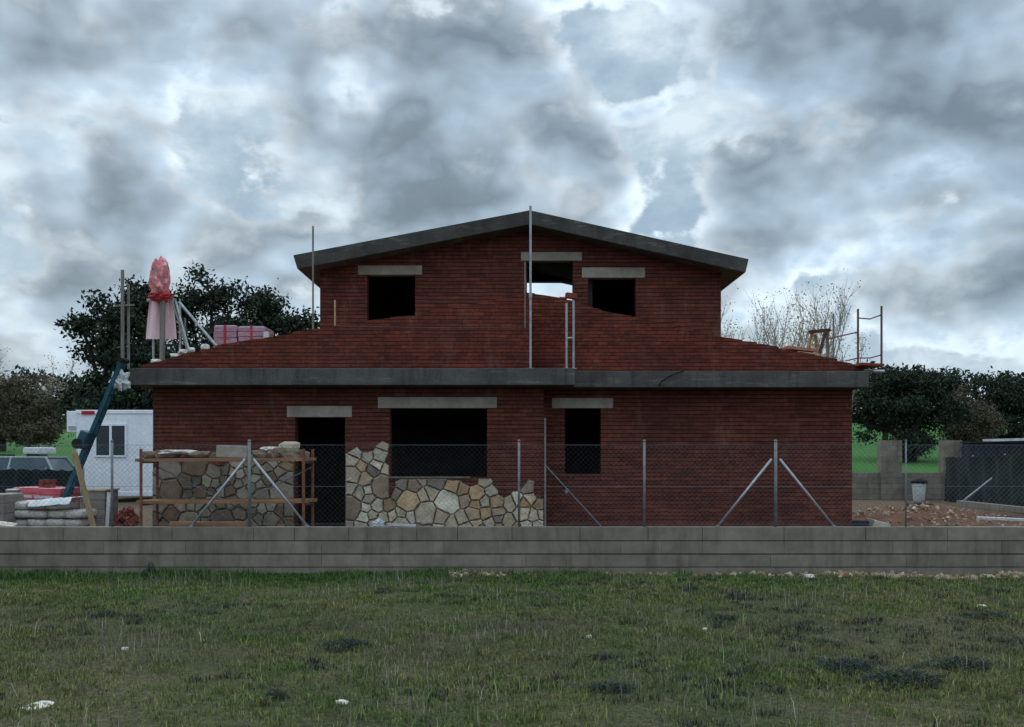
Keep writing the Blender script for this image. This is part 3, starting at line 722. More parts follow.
for k,(a,b,py,mm,lab) in enumerate([(784,812,350,'claypale','upper clay board stacked on the right roof beside the trestle'),(794,816,355,'wood','lower pale board on the right roof under the clay board')]):
    p = at((a+b)/2,py,19.2); tag(MB().obox(p,(X(b,19.2)-X(a,19.2),.5,.055),(0,.12,0)).build('roof_board', M[mm]), lab, 'board', 'boards on the right roof')
tag(MB().obox(at(868,365.5,18.5),(.42,.5,.045),(0,.05,0)).build('roof_tile', M['clay']), 'dark clay tile jutting past the right end of the slab', 'tile')

# ------------------------------------------------------------------ scaffold in front of the stone wall
SY0, SY1 = 16.4, 17.15
sc = empty('scaffold', (X(225,SY0),SY0,.05), 'low rusty orange scaffold with two plank decks before the stone wall', 'scaffold')
XA, XB = X(141,SY0), X(303.5,SY0)
for xx in (XA,XB):
    mb = MB()
    for yy in (SY0,SY1): mb.tube((xx,yy,.06),(xx,yy,1.80),.026,8)
    for z in (.35,.88,1.58): mb.tube((xx,SY0,z),(xx,SY1,z),.02,6)
    mb.build('end_frame', M['rust'], sc)
for z, dx in ((1.62,0),(.93,0)):
    for k in range(3):
        mb = MB().obox(((XA+XB)/2+random.uniform(-.04,.04),SY0+.13+k*.25,z+random.uniform(-.004,.004)),(XB-XA+.14,.22,.055),(0,random.uniform(-.004,.004)-.006,0)); mb.build('deck_plank', M['deckwood'], sc, bevel=.006)
mb = MB()
for a,b in (((XA,.15),(XB,1.5)),((XA,1.5),(XB,.15))): mb.tube((a[0],SY1,a[1]),(b[0],SY1,b[1]),.011,6)
mb.build('cross_brace', M['galv'], sc)
# things on its deck
DZ = 1.652
def deckrock(px,pz,w,hh,lab,k,mat='deckstone',y=16.75,rz=0):
    rock('stone', (X(px,y),y,DZ+pz), (w*1.15,w*.75,hh*1.4), M[mat], lab, 'stone', 'stones on the scaffold deck', k, rz)
deckrock(150,.05,.14,.06,'small brown stone at the left end of the scaffold deck',1)
deckrock(168,.06,.2,.07,'wide flat grey stone near the left end of the scaffold deck',2,rz=.4)
deckrock(178,.10,.3,.035,'long thin slab resting on top of the flat grey stone',3,'palestone',rz=.1)
deckrock(200,.05,.22,.06,'low rounded stone left of the block on the scaffold deck',4)
deckrock(213,.04,.1,.05,'small stone tucked against the block on the scaffold deck',5)
tag(MB().obox((X(233,16.75),16.75,DZ+.105),(.5,.3,.21),(0,.03,.1)).build('cut_stone_block', M['lintel'], bevel=.02), 'large squared stone block in the middle of the scaffold deck', 'stone')
deckrock(262,.06,.14,.07,'dark stone just right of the fence post on the deck',0)
deckrock(277,.08,.17,.09,'brown stone under the topmost one on the scaffold deck',2,rz=1)
deckrock(289,.17,.19,.10,'topmost large pale stone heaped at the right end of the deck',4,'stone',rz=.6)
deckrock(292,.06,.2,.075,'stone beneath the pale one at the right end of the deck',5)
deckrock(303,.05,.11,.06,'last small stone at the right end of the scaffold deck',3)
deckrock(270,.15,.15,.035,'thin slab leaning beside the topmost stone on the deck',1,'palestone')
tag(MB().obox((X(211,14.86),14.862,WT+.035),(1.22,.06,.07)).build('timber_plank', M['deckwood'], bevel=.006), 'orange timber plank lying on top of the block wall under the scaffold', 'plank')
o = blob('plastic_bag', (X(378,14.86),14.87,WT+.03), (.09,.05,.06), M['whiteplastic'], None, 2, .5); tag(o, 'small white plastic bag on the block wall below the stone cladding', 'bag')
tag(MB().obox((X(402,14.87),14.87,WT+.02),(.42,.07,.035),(0,.03,.04)).build('white_offcut', M['whiteplastic'], bevel=.006), 'flat white plastic offcut on the block wall beside the bag', 'offcut')

# ------------------------------------------------------------------ site cabin
CY = 34.5; cx0, cx1, cz0, cz1 = X(77,CY), X(166,CY), .30, Z(410,CY)
cb = empty('site_cabin', ((cx0+cx1)/2,CY,.1), 'white prefabricated site cabin with a dark two-pane window behind the left end of the house', 'cabin')
mb = MB().box(cx0,cx1,CY,CY+5,cz0,cz1-.1)
n = 7
for i in range(n+1): 
    xx = cx0+(cx1-cx0)*i/n; mb.box(xx-.012,xx+.012,CY-.008,CY+.01,cz0+.15,cz1-.14)
mb.build('body', M['white'], cb)
MB().box(cx0-.04,cx1+.04,CY-.03,CY+5.04,cz1-.13,cz1).build('roof', M['white'], cb, bevel=.02)
MB().box(cx0-.03,cx1+.03,CY-.02,CY+5.03,cz0-.02,cz0+.14).build('base_frame', M['white'], cb, bevel=.02)
for xx in (cx0+.1,cx1-.1): MB().box(xx-.1,xx+.1,CY+.05,CY+.3,0,cz0-.022).build('foot', M['block'], cb)
wx0, wx1, wz0, wz1 = X(95,CY), X(127,CY), Z(457,CY), Z(424,CY)
fr = MB()
for a,b,c_,d in ((wx0,wx1,wz1-.06,wz1),(wx0,wx1,wz0,wz0+.06),(wx0,wx0+.06,wz0+.061,wz1-.061),(wx1-.06,wx1,wz0+.061,wz1-.061),((wx0+wx1)/2-.04,(wx0+wx1)/2+.04,wz0+.061,wz1-.061)):
    fr.box(a,b,CY-.05,CY-.001,c_,d)
w = fr.build('window', M['white'], cb)
for a,b in ((wx0+.061,(wx0+wx1)/2-.041),((wx0+wx1)/2+.041,wx1-.061)): MB().box(a,b,CY-.03,CY-.002,wz0+.062,wz1-.062).build('pane', M['glass'], w)
MB().box(X(82,CY),X(95,CY),CY-.045,CY-.031,Z(414.5,CY),Z(411,CY)).build('sign', M['redsign'], cb)
bx = empty('ventilation_unit', (X(72,CY),CY+.8,2.4), 'pale box unit hung on the left side of the white cabin', 'box')
MB().box(X(66,CY),X(77,CY)-.005,CY+.05,CY+.9,Z(432,CY),Z(411,CY)).build('casing', M['white'], bx, bevel=.02)
MB().box(X(68,CY),X(76,CY),CY+.03,CY+.049,Z(430,CY),Z(426,CY)).build('grille', M['galv'], bx)

# ------------------------------------------------------------------ car
CA = 29.5; car = empty('parked_car', (X(30,CA),CA,.05), 'grey-green car with a white roof box parked beyond the dark net', 'car')
fx = X(61,CA)-4.32
def cp(dx, z): return (fx+dx, z+.05)
side = [cp(0,.45),cp(.02,.78),cp(.25,.92),cp(1.15,1.05),cp(3.9,1.08),cp(4.27,1.0),cp(4.32,.5),cp(4.2,.3),cp(.1,.3)]
MB().prism(side,'y',CA,CA+1.75).build('body', M['carpaint'], car, bevel=.06)
cab = MB(); lo = [cp(1.1,1.06),cp(4.1,1.08)]; hi = [cp(1.95,1.58),cp(3.75,1.58)]
cab.add([(lo[0][0],CA+.04,lo[0][1]),(lo[1][0],CA+.04,lo[1][1]),(hi[1][0],CA+.22,hi[1][1]),(hi[0][0],CA+.22,hi[0][1]),
         (lo[0][0],CA+1.71,lo[0][1]),(lo[1][0],CA+1.71,lo[1][1]),(hi[1][0],CA+1.53,hi[1][1]),(hi[0][0],CA+1.53,hi[0][1])],
        [(0,1,2,3),(7,6,5,4),(0,3,7,4),(1,5,6,2),(3,2,6,7),(0,4,5,1)])
cab.build('window', M['carglass'], car)
pr = MB()
for yy,y2 in ((CA+.03,CA+.21),(CA+1.72,CA+1.54)):
    for a,b in (((1.1,1.06),(1.95,1.6)),((2.7,1.06),(2.75,1.6)),((4.12,1.06),(3.77,1.6))):
        p, q = cp(*a), cp(*b); pr.bar((p[0],yy,p[1]),(q[0],y2,q[1]),.06,.05)
pr.box(cp(1.9,0)[0],cp(3.8,0)[0],CA+.2,CA+1.55,1.60,1.66); pr.build('roof', M['carpaint'], car, bevel=.015)
rb = MB().box(X(15,CA),X(38,CA),CA+.45,CA+1.2,1.73,1.93); rb.build('roof_box', M['whiteplastic'], car, bevel=.05)
for dx in (2.2,3.2): MB().bar((fx+dx,CA+.25,1.695),(fx+dx,CA+1.5,1.695),.05,.05).build('roof_bar', M['black'], car)
for dx in (.8,3.4):
    for yy in (CA-.01,CA+1.56):
        wv = MB(); c_ = Vector((fx+dx,yy,.36)); wv.tube(c_,c_+Vector((0,.2,0)),.32,20); wo = wv.build('wheel', M['black'], car)
        MB().tube(c_+Vector((0,-.006,0)),c_+Vector((0,.206,0)),.19,14).build('rim', M['galv'], wo)
for yy in (CA+.15,CA+1.35): MB().box(fx-.012,fx+.04,yy,yy+.28,.72,.84).build('headlight', M['whiteplastic'], car)

# nets
def net(name, A, B, z0, hA, hB, mat, label, cat='net fence', n=40):
    o = empty(name, ((A[0]+B[0])/2,(A[1]+B[1])/2,z0), label, cat)
    mb = MB(); vs = []; m = 8; d = Vector((B[0]-A[0],B[1]-A[1],0)).normalized(); nn = Vector((-d.y,d.x,0))
    for j in range(m+1):
        for i in range(n+1):
            u = i/n; w = j/m; p = Vector((A[0]+(B[0]-A[0])*u,A[1]+(B[1]-A[1])*u,0)); hh = hA+(hB-hA)*u
            sag = .05*math.sin(u*n*.9)**2*w
            p += nn*(.12*noise.noise(Vector((u*14,w*2,5)))+.06*math.sin(u*60+w)); p.z = z0+hh*w-sag
            vs.append(p)
    mb.add(vs,[(j*(n+1)+i,j*(n+1)+i+1,(j+1)*(n+1)+i+1,(j+1)*(n+1)+i) for j in range(m) for i in range(n)])
    mb.build('netting', mat, o, True)
    for k in range(5):
        u = k/4; p = Vector((A[0]+(B[0]-A[0])*u,A[1]+(B[1]-A[1])*u,z0-.05)); MB().tube(p+nn*.08,p+nn*.08+Vector((0,0,hA+(hB-hA)*u+.08)),.025,6).build('post', M['galv'], o)
    return o
net('shade_net_fence', (-14.5,25.2), (X(81,24),24), 0.0, 1.38, 1.36, M['net'], 'low dark green shade net fence in front of the parked car')
net('shade_net_fence', (X(944,36),36), (13.6,23.5), 0.02, 1.62, 1.75, M['net'], 'dark teal shade net fence running along the right side of the plot')

# ------------------------------------------------------------------ left material store
BY = 17.0
bag0 = None
def bag_mesh():
    bm = bmesh.new(); bmesh.ops.create_cube(bm, size=1); bmesh.ops.subdivide_edges(bm, edges=bm.edges, cuts=5, use_grid_fill=True)
    for v in bm.verts:
        u = v.co*2; k = 1-.28*max(abs(u.x),abs(u.y))**4
        v.co = Vector((u.x*.5*(1-.05*u.z*u.z), u.y*.5*(1-.05*u.z*u.z), u.z*.5*k*(1+.12*noise.noise(u*2))))
    me = bpy.data.meshes.new('cement_bag'); bm.to_mesh(me); bm.free(); me.shade_smooth(); return me
bme = bag_mesh()
pal = empty('pallet', (X(50,BY),BY,.05), 'wooden pallet under the stack of cement bags', 'pallet')
for k in range(5): MB().box(X(16,BY),X(87,BY),BY-.25+k*.16,BY-.14+k*.16,.17,.19).build('deck_board', M['greywood'], pal)
for k in range(3): MB().box(X(16,BY)+k*.55,X(16,BY)+.1+k*.55,BY-.25,BY+.5,.04,.169).build('block', M['greywood'], pal)
for r_ in range(5):
    for c_ in range(3 if r_ == 4 else 4):
        o = link('cement_bag', bme, M['bag']); wdt = .30
        px = 24+c_*17.6+(3 if r_%2 else 0)
        if r_ == 4: px += 1
        o.location = (X(px,BY)+random.uniform(-.015,.015), BY+.08+random.uniform(-.02,.02), .265+r_*.145); o.scale = (.31,.62,.15); o.rotation_euler = (random.uniform(-.03,.03),random.uniform(-.05,.05),random.uniform(-.06,.06))
        tag(o, 'grey paper cement bag stacked on the pallet behind the left end of the wall', 'bag', 'cement bags stacked on a pallet')
# white sheet over the stack
mb = MB(); vs = []; n = 14
for j in range(9):
    for i in range(n+1):
        u, w = i/n, j/8; x = X(37,BY)+u*(X(78,BY)-X(37,BY)); y = BY-.33+w*.7
        z = .935+.02*noise.noise(Vector((x*6,y*6,0))) + (.05*u) - (.10 if j == 0 else 0) ; vs.append((x,y,z))
mb.add(vs,[(j*(n+1)+i,j*(n+1)+i+1,(j+1)*(n+1)+i+1,(j+1)*(n+1)+i) for j in range(8) for i in range(n)])
tag(mb.build('plastic_sheet', M['whiteplastic'], smooth=True), 'whitish plastic sheet laid over the top of the cement bags', 'sheet')
# pink wrapped packs
for k,(a,b,y0,y1,Y,lab) in enumerate([(20,52,487,507,19.0,'left pink plastic-wrapped brick pack behind the cement bags'),(45,68,488,507,18.6,'right pink plastic-wrapped brick pack behind the cement bags')]):
    pk = empty('brick_pack', ((X(a,Y)+X(b,Y))/2,Y,.05), lab, 'brick pack', 'pink wrapped brick packs')
    z1 = Z(y0,Y); mb = MB(); n = 8
    for i in range(n): mb.box(X(a,Y)+.012*(i%2),X(b,Y)-.012*((i+1)%2),Y-.3,Y+.5,.12+(z1-.12)*i/n+.003,.12+(z1-.12)*(i+1)/n)
    mb.build('wrapped_bricks', M['pinkwrap'], pk, bevel=.012); MB().box(X(a,Y),X(b,Y),Y-.28,Y+.48,.03,.12).build('pallet_base', M['greywood'], pk)
    MB().obox(((X(a,Y)+X(b,Y))/2-.1,Y-.305,z1-.16),(.34,.008,.05),(0,.06,0)).build('torn_film', M['whiteplastic'], pk)
for k,(px,py) in enumerate([(44,488),(50,487.5),(55,488),(47,484),(53,484.5)]):
    Y = 19.0; z = Z(487,Y)+.035 + (.075 if k > 2 else 0)
    tag(MB().obox((X(px,Y),Y-.1,z),(.1,.22,.065),(0,random.uniform(-.1,.1),random.uniform(-.5,.5))).build('loose_brick', M['clay'], bevel=.006), 'loose red brick dropped on top of the left pink wrapped pack', 'brick', 'loose bricks on the pink pack')
dr = empty('white_drum', (X(13,17.8),17.8,.05), 'white plastic drum between the grey stack and the pink pack', 'drum')
MB().lathe((X(13,17.8),17.8,.05),[(.11,0),(.12,.03),(.12,.9),(.115,.98),(.1,1.0)],18).build('body', M['whiteplastic'], dr, True)
MB().lathe((X(13,17.8),17.8,1.051),[(.125,0),(.125,.035),(.1,.045)],18).build('lid', M['galv'], dr, True)
pk = empty('block_pack', (X(4,16.6),16.6,.05), 'grey wrapped stack of blocks at the left picture edge', 'block pack')
mb = MB()
for i in range(6): mb.box(X(-24,16.6),X(10,16.6)-.01*(i%2),16.4,17.1,.12+i*.155+.004,.12+(i+1)*.155)
mb.build('wrapped_blocks', M['greywrap'], pk, bevel=.01); MB().box(X(-24,16.6),X(10,16.6),16.42,17.08,.02,.118).build('pallet_base', M['greywood'], pk)
tag(MB().obox((X(3,15.3),15.3,.64),(.35,.3,.1),(.1,.15,.2)).build('pale_slab', M['palestone'], bevel=.02), 'pale stone slab propped behind the far left end of the wall', 'slab')
bpy.data.objects['pale_slab'].location.z = -.03
pk = empty('block_pack', (X(97,17.4),17.4,.05), 'brownish wrapped block stack beside the leaning plank with a white edge strip', 'block pack')
mb = MB(); z1 = Z(491,17.4)
for i in range(6): mb.box(X(86,17.4)+.008*(i%2),X(107,17.4),17.3,17.9,.12+(z1-.12)*i/6+.004,.12+(z1-.12)*(i+1)/6)
mb.build('wrapped_blocks', M['greywrap'], pk, bevel=.01); MB().box(X(86,17.4),X(107,17.4),17.32,17.88,.02,.118).build('pallet_base', M['greywood'], pk)
MB().box(X(85,17.4),X(108,17.4),17.28,17.92,z1+.002,z1+.03).build('top_board', M['wood'], pk)
MB().bar((X(110,17.3),17.27,z1-.02),(X(107.5,17.3),17.27,.35),.06,.03).build('edge_strip', M['whiteplastic'], pk)
tag(MB().bar(at(74.5,452,16.3),(X(91.5,16.3)+.02,16.6,.06),.085,.03).build('leaning_plank', M['wood']), 'long raw timber plank leaning in front of the teal hoist', 'plank')
pp = [(random.uniform(X(116,18),X(152,18)),17.6+random.gauss(0,.25),.12+.28*random.random()*math.exp(-((k%20)/20)),random.uniform(.04,.09)) for k in range(420)]
pp = [(x,y,.1+.68*math.exp(-((x-X(134,18))/.3)**2-((y-17.6)/.3)**2)*random.random(),s) for x,y,_,s in pp]
tag(rubble('broken_brick_heap', pp, M['clay']), 'heap of broken red brick at the left foot of the scaffold', 'rubble', kind='stuff')

# teal inclined material hoist
B = Vector((X(45,17.75),17.75,.06)); T = Vector((X(124,17.38),17.36,ST+.12))
ho = empty('inclined_hoist', B, 'teal blue inclined material hoist leaning up to the left slab corner', 'hoist')
off = Vector((.0,.08,0))
for s in (-1,1): MB().bar(B+off*s,T+off*s,.07,.05,(0,1,0)).build('rail', M['teal'], ho)
mb = MB()
for i in range(14): p = B.lerp(T,(i+.5)/14); mb.bar(p-off*.82,p+off*.82,.04,.03)
mb.build('rungs', M['teal'], ho)
mp = B.lerp(T, .575)
mb = MB().obox(mp+Vector((-.03,-.16,.03)),(.16,.24,.3),(0,.4,0)); mb.build('motor', M['teal'], ho, bevel=.03)
MB().tube(mp+Vector((-.1,-.3,-.05)),mp+Vector((-.1,.1,-.05)),.09,14).build('winch_drum', M['black'], ho)
MB().tube(T+Vector((0,-.16,.0)),T+Vector((0,.16,.0)),.045,14).build('pulley', M['black'], ho)

# ------------------------------------------------------------------ right side of the plot
WYB = 37.0
rw = empty('block_wall', (X(905,WYB),WYB,0), 'low unfinished grey block wall with two taller pillars behind the rubble', 'wall')
def blocks(mb, x0, x1, z1, y0, d):
    k = 0; z = 0.05
    while z < z1-.05:
        x = x0 - (.2 if k%2 else 0)
        while x < x1-.01:
            a, b = max(x,x0), min(x+.4,x1)
            if b-a > .03: mb.box(a+.004,b-.004,y0+random.uniform(-.004,.004),y0+d,z+.004,z+.196)
            x += .4
        z += .2; k += 1
mb = MB(); blocks(mb, X(846,WYB), X(962,WYB), 1.08, WYB, .2); mb.build('block_courses', M['block'], rw)
for a,b in ((880,901),(942,961)):
    mb = MB(); blocks(mb, X(a,WYB), X(b,WYB), 2.14, WYB-.12, .44); mb.build('pillar', M['block'], rw)
MB().box(X(846,WYB)+.02,X(962,WYB)-.02,WYB+.02,WYB+.18,-.1,1.03).build('mortar_core', M['joint'], rw)
shd = empty('dark_shed', (19,36,0), 'low dark grey panelled shed behind the teal net at the right edge', 'shed')
SX = X(962,36.6)
mb = MB().box(SX,24,36,36.6,0,Z(443,36))
for i in range(14): xx = SX+.1+i*.45; mb.box(xx,xx+.03,35.975,36.01,.1,2.0)
mb.build('wall', M['netgrey'], shd); MB().box(SX-.05,24.1,35.9,36.7,Z(443,36)+.002,Z(443,36)+.06).build('roof', M['netgrey'], shd)
tag(MB().obox((X(1024,36),36.2,Z(443,36)+.13),(2.5,.7,.09),(0,-.025,.06)).build('roofing_sheet', M['whiteplastic']), 'white sheet lying on the roof of the dark shed', 'sheet')
# dirt heap
mb = MB(); vs = []; nxh, nyh = 60, 40
def heap(x, y):
    e = .46*math.exp(-((x-10.6)/1.3)**2-((y-26.5)/2.4)**2) + .55*math.exp(-((x-9.3)/1.3)**2-((y-24.2)/2.2)**2) + .42*math.exp(-((x-11.6)/1.5)**2-((y-25)/2)**2)
    e *= .5
    return e*(1+.35*noise.fractal(Vector((x*1.5,y*1.5,2)),1,2,4)) + .06*noise.noise(Vector((x*4,y*4,0)))*min(1,e*5)
for j in range(nyh+1):
    for i in range(nxh+1):
        x, y = 6.6+8.0*i/nxh, 20+11.5*j/nyh; vs.append((x,y,-.03+heap(x,y)))
mb.add(vs,[(j*(nxh+1)+i,j*(nxh+1)+i+1,(j+1)*(nxh+1)+i+1,(j+1)*(nxh+1)+i) for j in range(nyh) for i in range(nxh)])
M['dirt'] = mat_plain('reddish_soil', lin((124,82,60)), lin((74,52,42)), 2.5, 1, bump=.8)
dh = mb.build('dirt_heap', M['dirt'], smooth=True); tag(dh, 'heap of reddish soil and stones right of the house', 'dirt heap')
pp = []
for _ in range(520):
    x, y = random.gauss(9.8,1.2), random.gauss(24.8,1.9)
    if 6.7 < x < 14.5 and 20.2 < y < 31: pp.append((x,y,-.02+heap(x,y)+.01,random.choice((.015,.02,.03,.035,.055))))
tag(rubble('rubble', pp, M['rubble']), 'broken stones and clay bits scattered over the soil heap', 'rubble', kind='stuff')
bk = empty('white_bucket', (X(919,30.5),30.5,.12), 'white tapered bucket with a dark lid standing behind the soil heap', 'bucket')
MB().lathe((X(919,30.5),30.5,.22),[(.12,0),(.16,.1),(.2,.55),(.21,.62)],18).build('body', M['whiteplastic'], bk, True)
MB().lathe((X(919,30.5),30.5,.845),[(.24,0),(.25,.06),(.14,.14),(.05,.17)],18).build('lid', M['black'], bk, True)
MB().box(X(919,30.5)-.3,X(919,30.5)+.35,30.3,30.75,.02,.219).build('stand', M['netgrey'], bk)
tag(MB().bar((X(952,30),29.5,.28),(13.4,23.4,.26),.2,.16,(0,0,1)).build('timber_beam', M['greywood'], bevel=.01), 'long brown beam lying on the ground along the teal net', 'beam')
tag(MB().bar((X(983,22),22.3,.30),(X(1050,22),21.6,.27),.24,.05,(0,0,1)).build('white_plank', M['whiteplastic']), 'white plank lying near the right end of the block wall', 'plank')
tag(MB().obox((X(877,19.5),19.5,.34),(.38,.3,.16),(.1,.25,.3)).build('pale_slab', M['palestone'], bevel=.02), 'pale broken slab lying beside the right corner of the house', 'slab')
tag(MB().obox((X(858,19.2),19.2,.36),(.34,.25,.17),(0,.02,.1)).build('dark_block', M['netgrey'], bevel=.015), 'dark block at the right corner of the house', 'block')
tag(MB().bar(at(992,478,27),at(962,502,27),.035,.03).build('leaning_pole', M['galv']), 'thin pale pole leaning against the teal net', 'pole')

# ------------------------------------------------------------------ trees
def limb(mb, p, d, L, r, r0, depth, rr, tips, spread=.6, upward=.15, segs=4):
    pts = [p]; dd = d.copy()
    for i in range(segs):
        dd = (dd + Vector((rr.gauss(0,.14),rr.gauss(0,.14),upward*.4+rr.gauss(0,.08)))).normalized(); pts.append(pts[-1]+dd*L/segs)
    mb.path(pts, r, 6 if depth > 1 else 4, .55)
    tips.append(pts[-1])
    if depth > 0:
        for k in range(rr.choice((2,3,3))):
            j = rr.randint(2, segs); ax = Vector((rr.gauss(0,1),rr.gauss(0,1),rr.gauss(0,.5))).normalized()
            nd = (dd + ax*spread).normalized(); limb(mb, pts[j], nd, L*rr.uniform(.55,.8), r*.5, r0, depth-1, rr, tips, spread, upward, segs)
def leaves(mb, centres, n, size, spread, rr):
    for _ in range(n):
        c = rr.choice(centres); p = Vector((c[0]+rr.gauss(0,spread),c[1]+rr.gauss(0,spread),c[2]+rr.gauss(0,spread*.7)))
        a = Vector((rr.gauss(0,1),rr.gauss(0,1),rr.gauss(0,1))).normalized(); b = a.cross(Vector((rr.gauss(0,1),rr.gauss(0,1),rr.gauss(0,1)))).normalized()
        s = size*rr.uniform(.6,1.3); mb.add([p-a*s,p+b*s*.5,p+a*s,p-b*s*.5],[(0,1,2,3)])
def tree(name, base, lobes, label, cat, mat, nclump=90, nleaf=9000, size=.16, spread=.32, seed=1, group=None, trunk_r=.28, bark='bark'):
    """lobes: (x,y,z,rx,rz) in metres relative to base; clumps hang near the lobe surfaces"""
    rr = random.Random(seed); base = Vector(base); o = empty(name, base, label, cat, group)
    cs = []
    for (lx,ly,lz,rx,rz) in lobes:
        for _ in range(max(4,int(nclump*rx*rx/sum(l[3]**2 for l in lobes)))):
            d = Vector((rr.gauss(0,1),rr.gauss(0,1),rr.gauss(0,1))).normalized(); k = rr.uniform(.45,1.05)
            cs.append(base+Vector((lx+d.x*rx*k, ly+d.y*rx*k, lz+d.z*rz*k)))
    tk = MB(); fork = base+Vector((0,0,max(1.0,min(l[2]-l[4] for l in lobes)+.3)))
    tk.path([base-Vector((0,0,.3)), base.lerp(fork,.5)+Vector((rr.gauss(0,.1),0,0)), fork], trunk_r, 9, .75)
    for (lx,ly,lz,rx,rz) in lobes:
        q = base+Vector((lx,ly,lz)); m = fork.lerp(q,.5)+Vector((rr.gauss(0,.2),rr.gauss(0,.2),.2)); tk.path([fork,m,q],trunk_r*.55,6,.4)
        near = sorted(cs, key=lambda c: (c-q).length)[:8]
        for c in near: tk.path([q, q.lerp(c,.5)+Vector((rr.gauss(0,.1),rr.gauss(0,.1),0)), c], trunk_r*.16, 4, .4)
    tk.build('trunk', M[bark], o, True)
    lb = MB(); leaves(lb, cs, int(nleaf*1.9), size*.78, spread*1.15, rr); lb.build('crown', mat, o)
    return o
def gz(Y): return terrain(0,Y)
G = 'holm oaks behind the house'
def lobes_px(lst, bx, Y, bz):
    s = Y/F; return [((px-512)*s-bx, dy, Z(py,Y)-bz, rx*s, rz*s) for px,py,rx,rz,dy in lst]
def oak(px, Y, lst, label, seed, nl=9000, nc=90, mat='oak', size=.16, spread=.32, group=G, name='holm_oak', cat='tree', tr=.28):
    bx = X(px,Y); bz = gz(Y); return tree(name,(bx,Y,bz),lobes_px(lst,bx,Y,bz),label,cat,M[mat],nc,nl,size,spread,seed,group,tr)
oak(118,48,[(124,314,34,32,0),(142,300,16,18,.3),(102,342,26,26,.5),(94,388,32,30,-.5),(140,360,40,40,0),(120,410,52,30,0),(82,326,7,6,0),(160,395,40,40,1)],'large dark holm oak behind the white cabin at the left corner of the house',1,14000,120)
oak(205,52,[(212,294,27,22,0),(226,312,22,22,.4),(192,330,26,28,.5),(225,340,28,28,0),(205,370,45,40,0),(215,410,50,30,1)],'dark holm oak rising between the red wrapped frame and the tile packs',2,11000,95)
oak(262,55,[(260,304,17,14,0),(272,328,24,18,.5),(250,345,26,24,0),(300,326,16,14,0),(270,375,45,40,0)],'lower holm oak just left of the upper storey wall',3,10000,80)
oak(908,64,[(905,395,46,20,0),(876,408,28,24,.5),(938,405,26,22,-.5),(905,418,34,18,1),(866,425,14,20,0),(895,384,24,12,0)],'dark spreading holm oak standing in the bright meadow right of the house',4,13000,110,size=.15,spread=.3,tr=.55)
oak(915,63,[(905,446,15,13,-.3),(922,442,10,12,.3)],'dark bush around the foot of the meadow oak',14,2600,26,name='bush',cat='bush',group=None,size=.12,tr=.1)
oak(1015,70,[(1010,402,34,24,0),(1040,400,34,26,0),(1005,425,30,22,0),(990,392,14,12,0)],'dark holm oak behind the shed at the right edge',5,11000,90)
oak(968,66,[(968,415,20,24,0),(960,432,18,14,0),(985,425,14,18,0)],'brown leafless looking bush between the two right oaks',6,7000,70,'brownbush',.11,.3,None,'brown_bush','bush',.1)
oak(30,62,[(26,405,30,30,0),(48,418,18,22,0),(8,415,22,26,0),(35,430,32,12,0)],'brown bushy tree at the far left behind the car',7,9000,90,'brownbush',.12,.3,None,'brown_bush','tree',.12)
oak(2,75,[(0,395,14,20,0),(-20,400,26,24,0),(5,420,18,16,0)],'dark oak cut off by the left picture edge',8,7000,60)
oak(885,90,[(872,382,22,10,0),(905,380,30,10,0),(935,382,28,10,1)],'further oak crown showing above the meadow oak',9,7000,70,'oakfar')
# bare trees
def bare(px, Y, top, label, seed, width=.5, stems=6, group='bare trees', leafn=500, lean=0):
    rr = random.Random(seed); bx = X(px,Y); bz = gz(Y); o = empty('bare_tree',(bx,Y,bz),label,'tree',group); mb = MB(); tips = []
    Hh = Z(top+8,Y)-bz
    for k in range(stems):
        a = rr.uniform(0,6.28); d = Vector((math.cos(a)*width*.35+lean,math.sin(a)*width*.35,1)).normalized()
        p = Vector((bx+rr.gauss(0,width*.25),Y+rr.gauss(0,width*.25),bz-.1))
        pts = [p]; hh = Hh*rr.uniform(.7,1.0); sg = 8
        for i in range(sg):
            d = (d+Vector((rr.gauss(0,.05),rr.gauss(0,.05),.12))).normalized(); pts.append(pts[-1]+d*hh/sg)
        mb.path(pts,.055,5,.25)
        for j in range(2,sg+1):
            for q in range(rr.choice((3,4,5,5))):
                aa = rr.uniform(0,6.28); nd = Vector((math.cos(aa)*.45,math.sin(aa)*.45,1)).normalized()
                limb(mb, pts[j].lerp(pts[j-1],rr.random()), nd, hh*.14*rr.uniform(.5,1.1), .015, .02, 1, rr, tips, .5, .25, 3)
    mb.build('trunk', M['barklight'], o)
    lb = MB(); leaves(lb, tips, int(leafn*8), .06, .2, rr); lb.build('crown', M['catkin'], o)
bare(746,50,284,'leftmost slender bare tree behind the right roof slope',21,2.2,17)
bare(778,54,284,'tallest slender bare tree behind the right roof slope',22,2.0,17)
bare(806,52,334,'third bare tree, behind the wooden trestle',23,1.6,11)
bare(826,56,356,'lowest bare tree, behind the guardrail on the right roof',24,.6,5)
bare(40,66,346,'thin bare tree standing above the brown bushes at the far left',25,1.6,6)
# far wood
rr = random.Random(5); mb = MB(); cs = []
for _ in range(1500):
    x = rr.uniform(-150,150); y = 165+rr.gauss(0,5); top = 10.5+2.6*noise.noise(Vector((x*.06,0,0)))+1.3*noise.noise(Vector((x*.23,4,0)))
    cs.append(Vector((x,y,6+rr.random()**.7*top*.85)))
leaves(mb, cs, 42000, .5, .75, rr)
tag(mb.build('distant_wood', M['oakfar']), 'distant dark line of oak wood along the horizon', 'wood', kind='stuff')

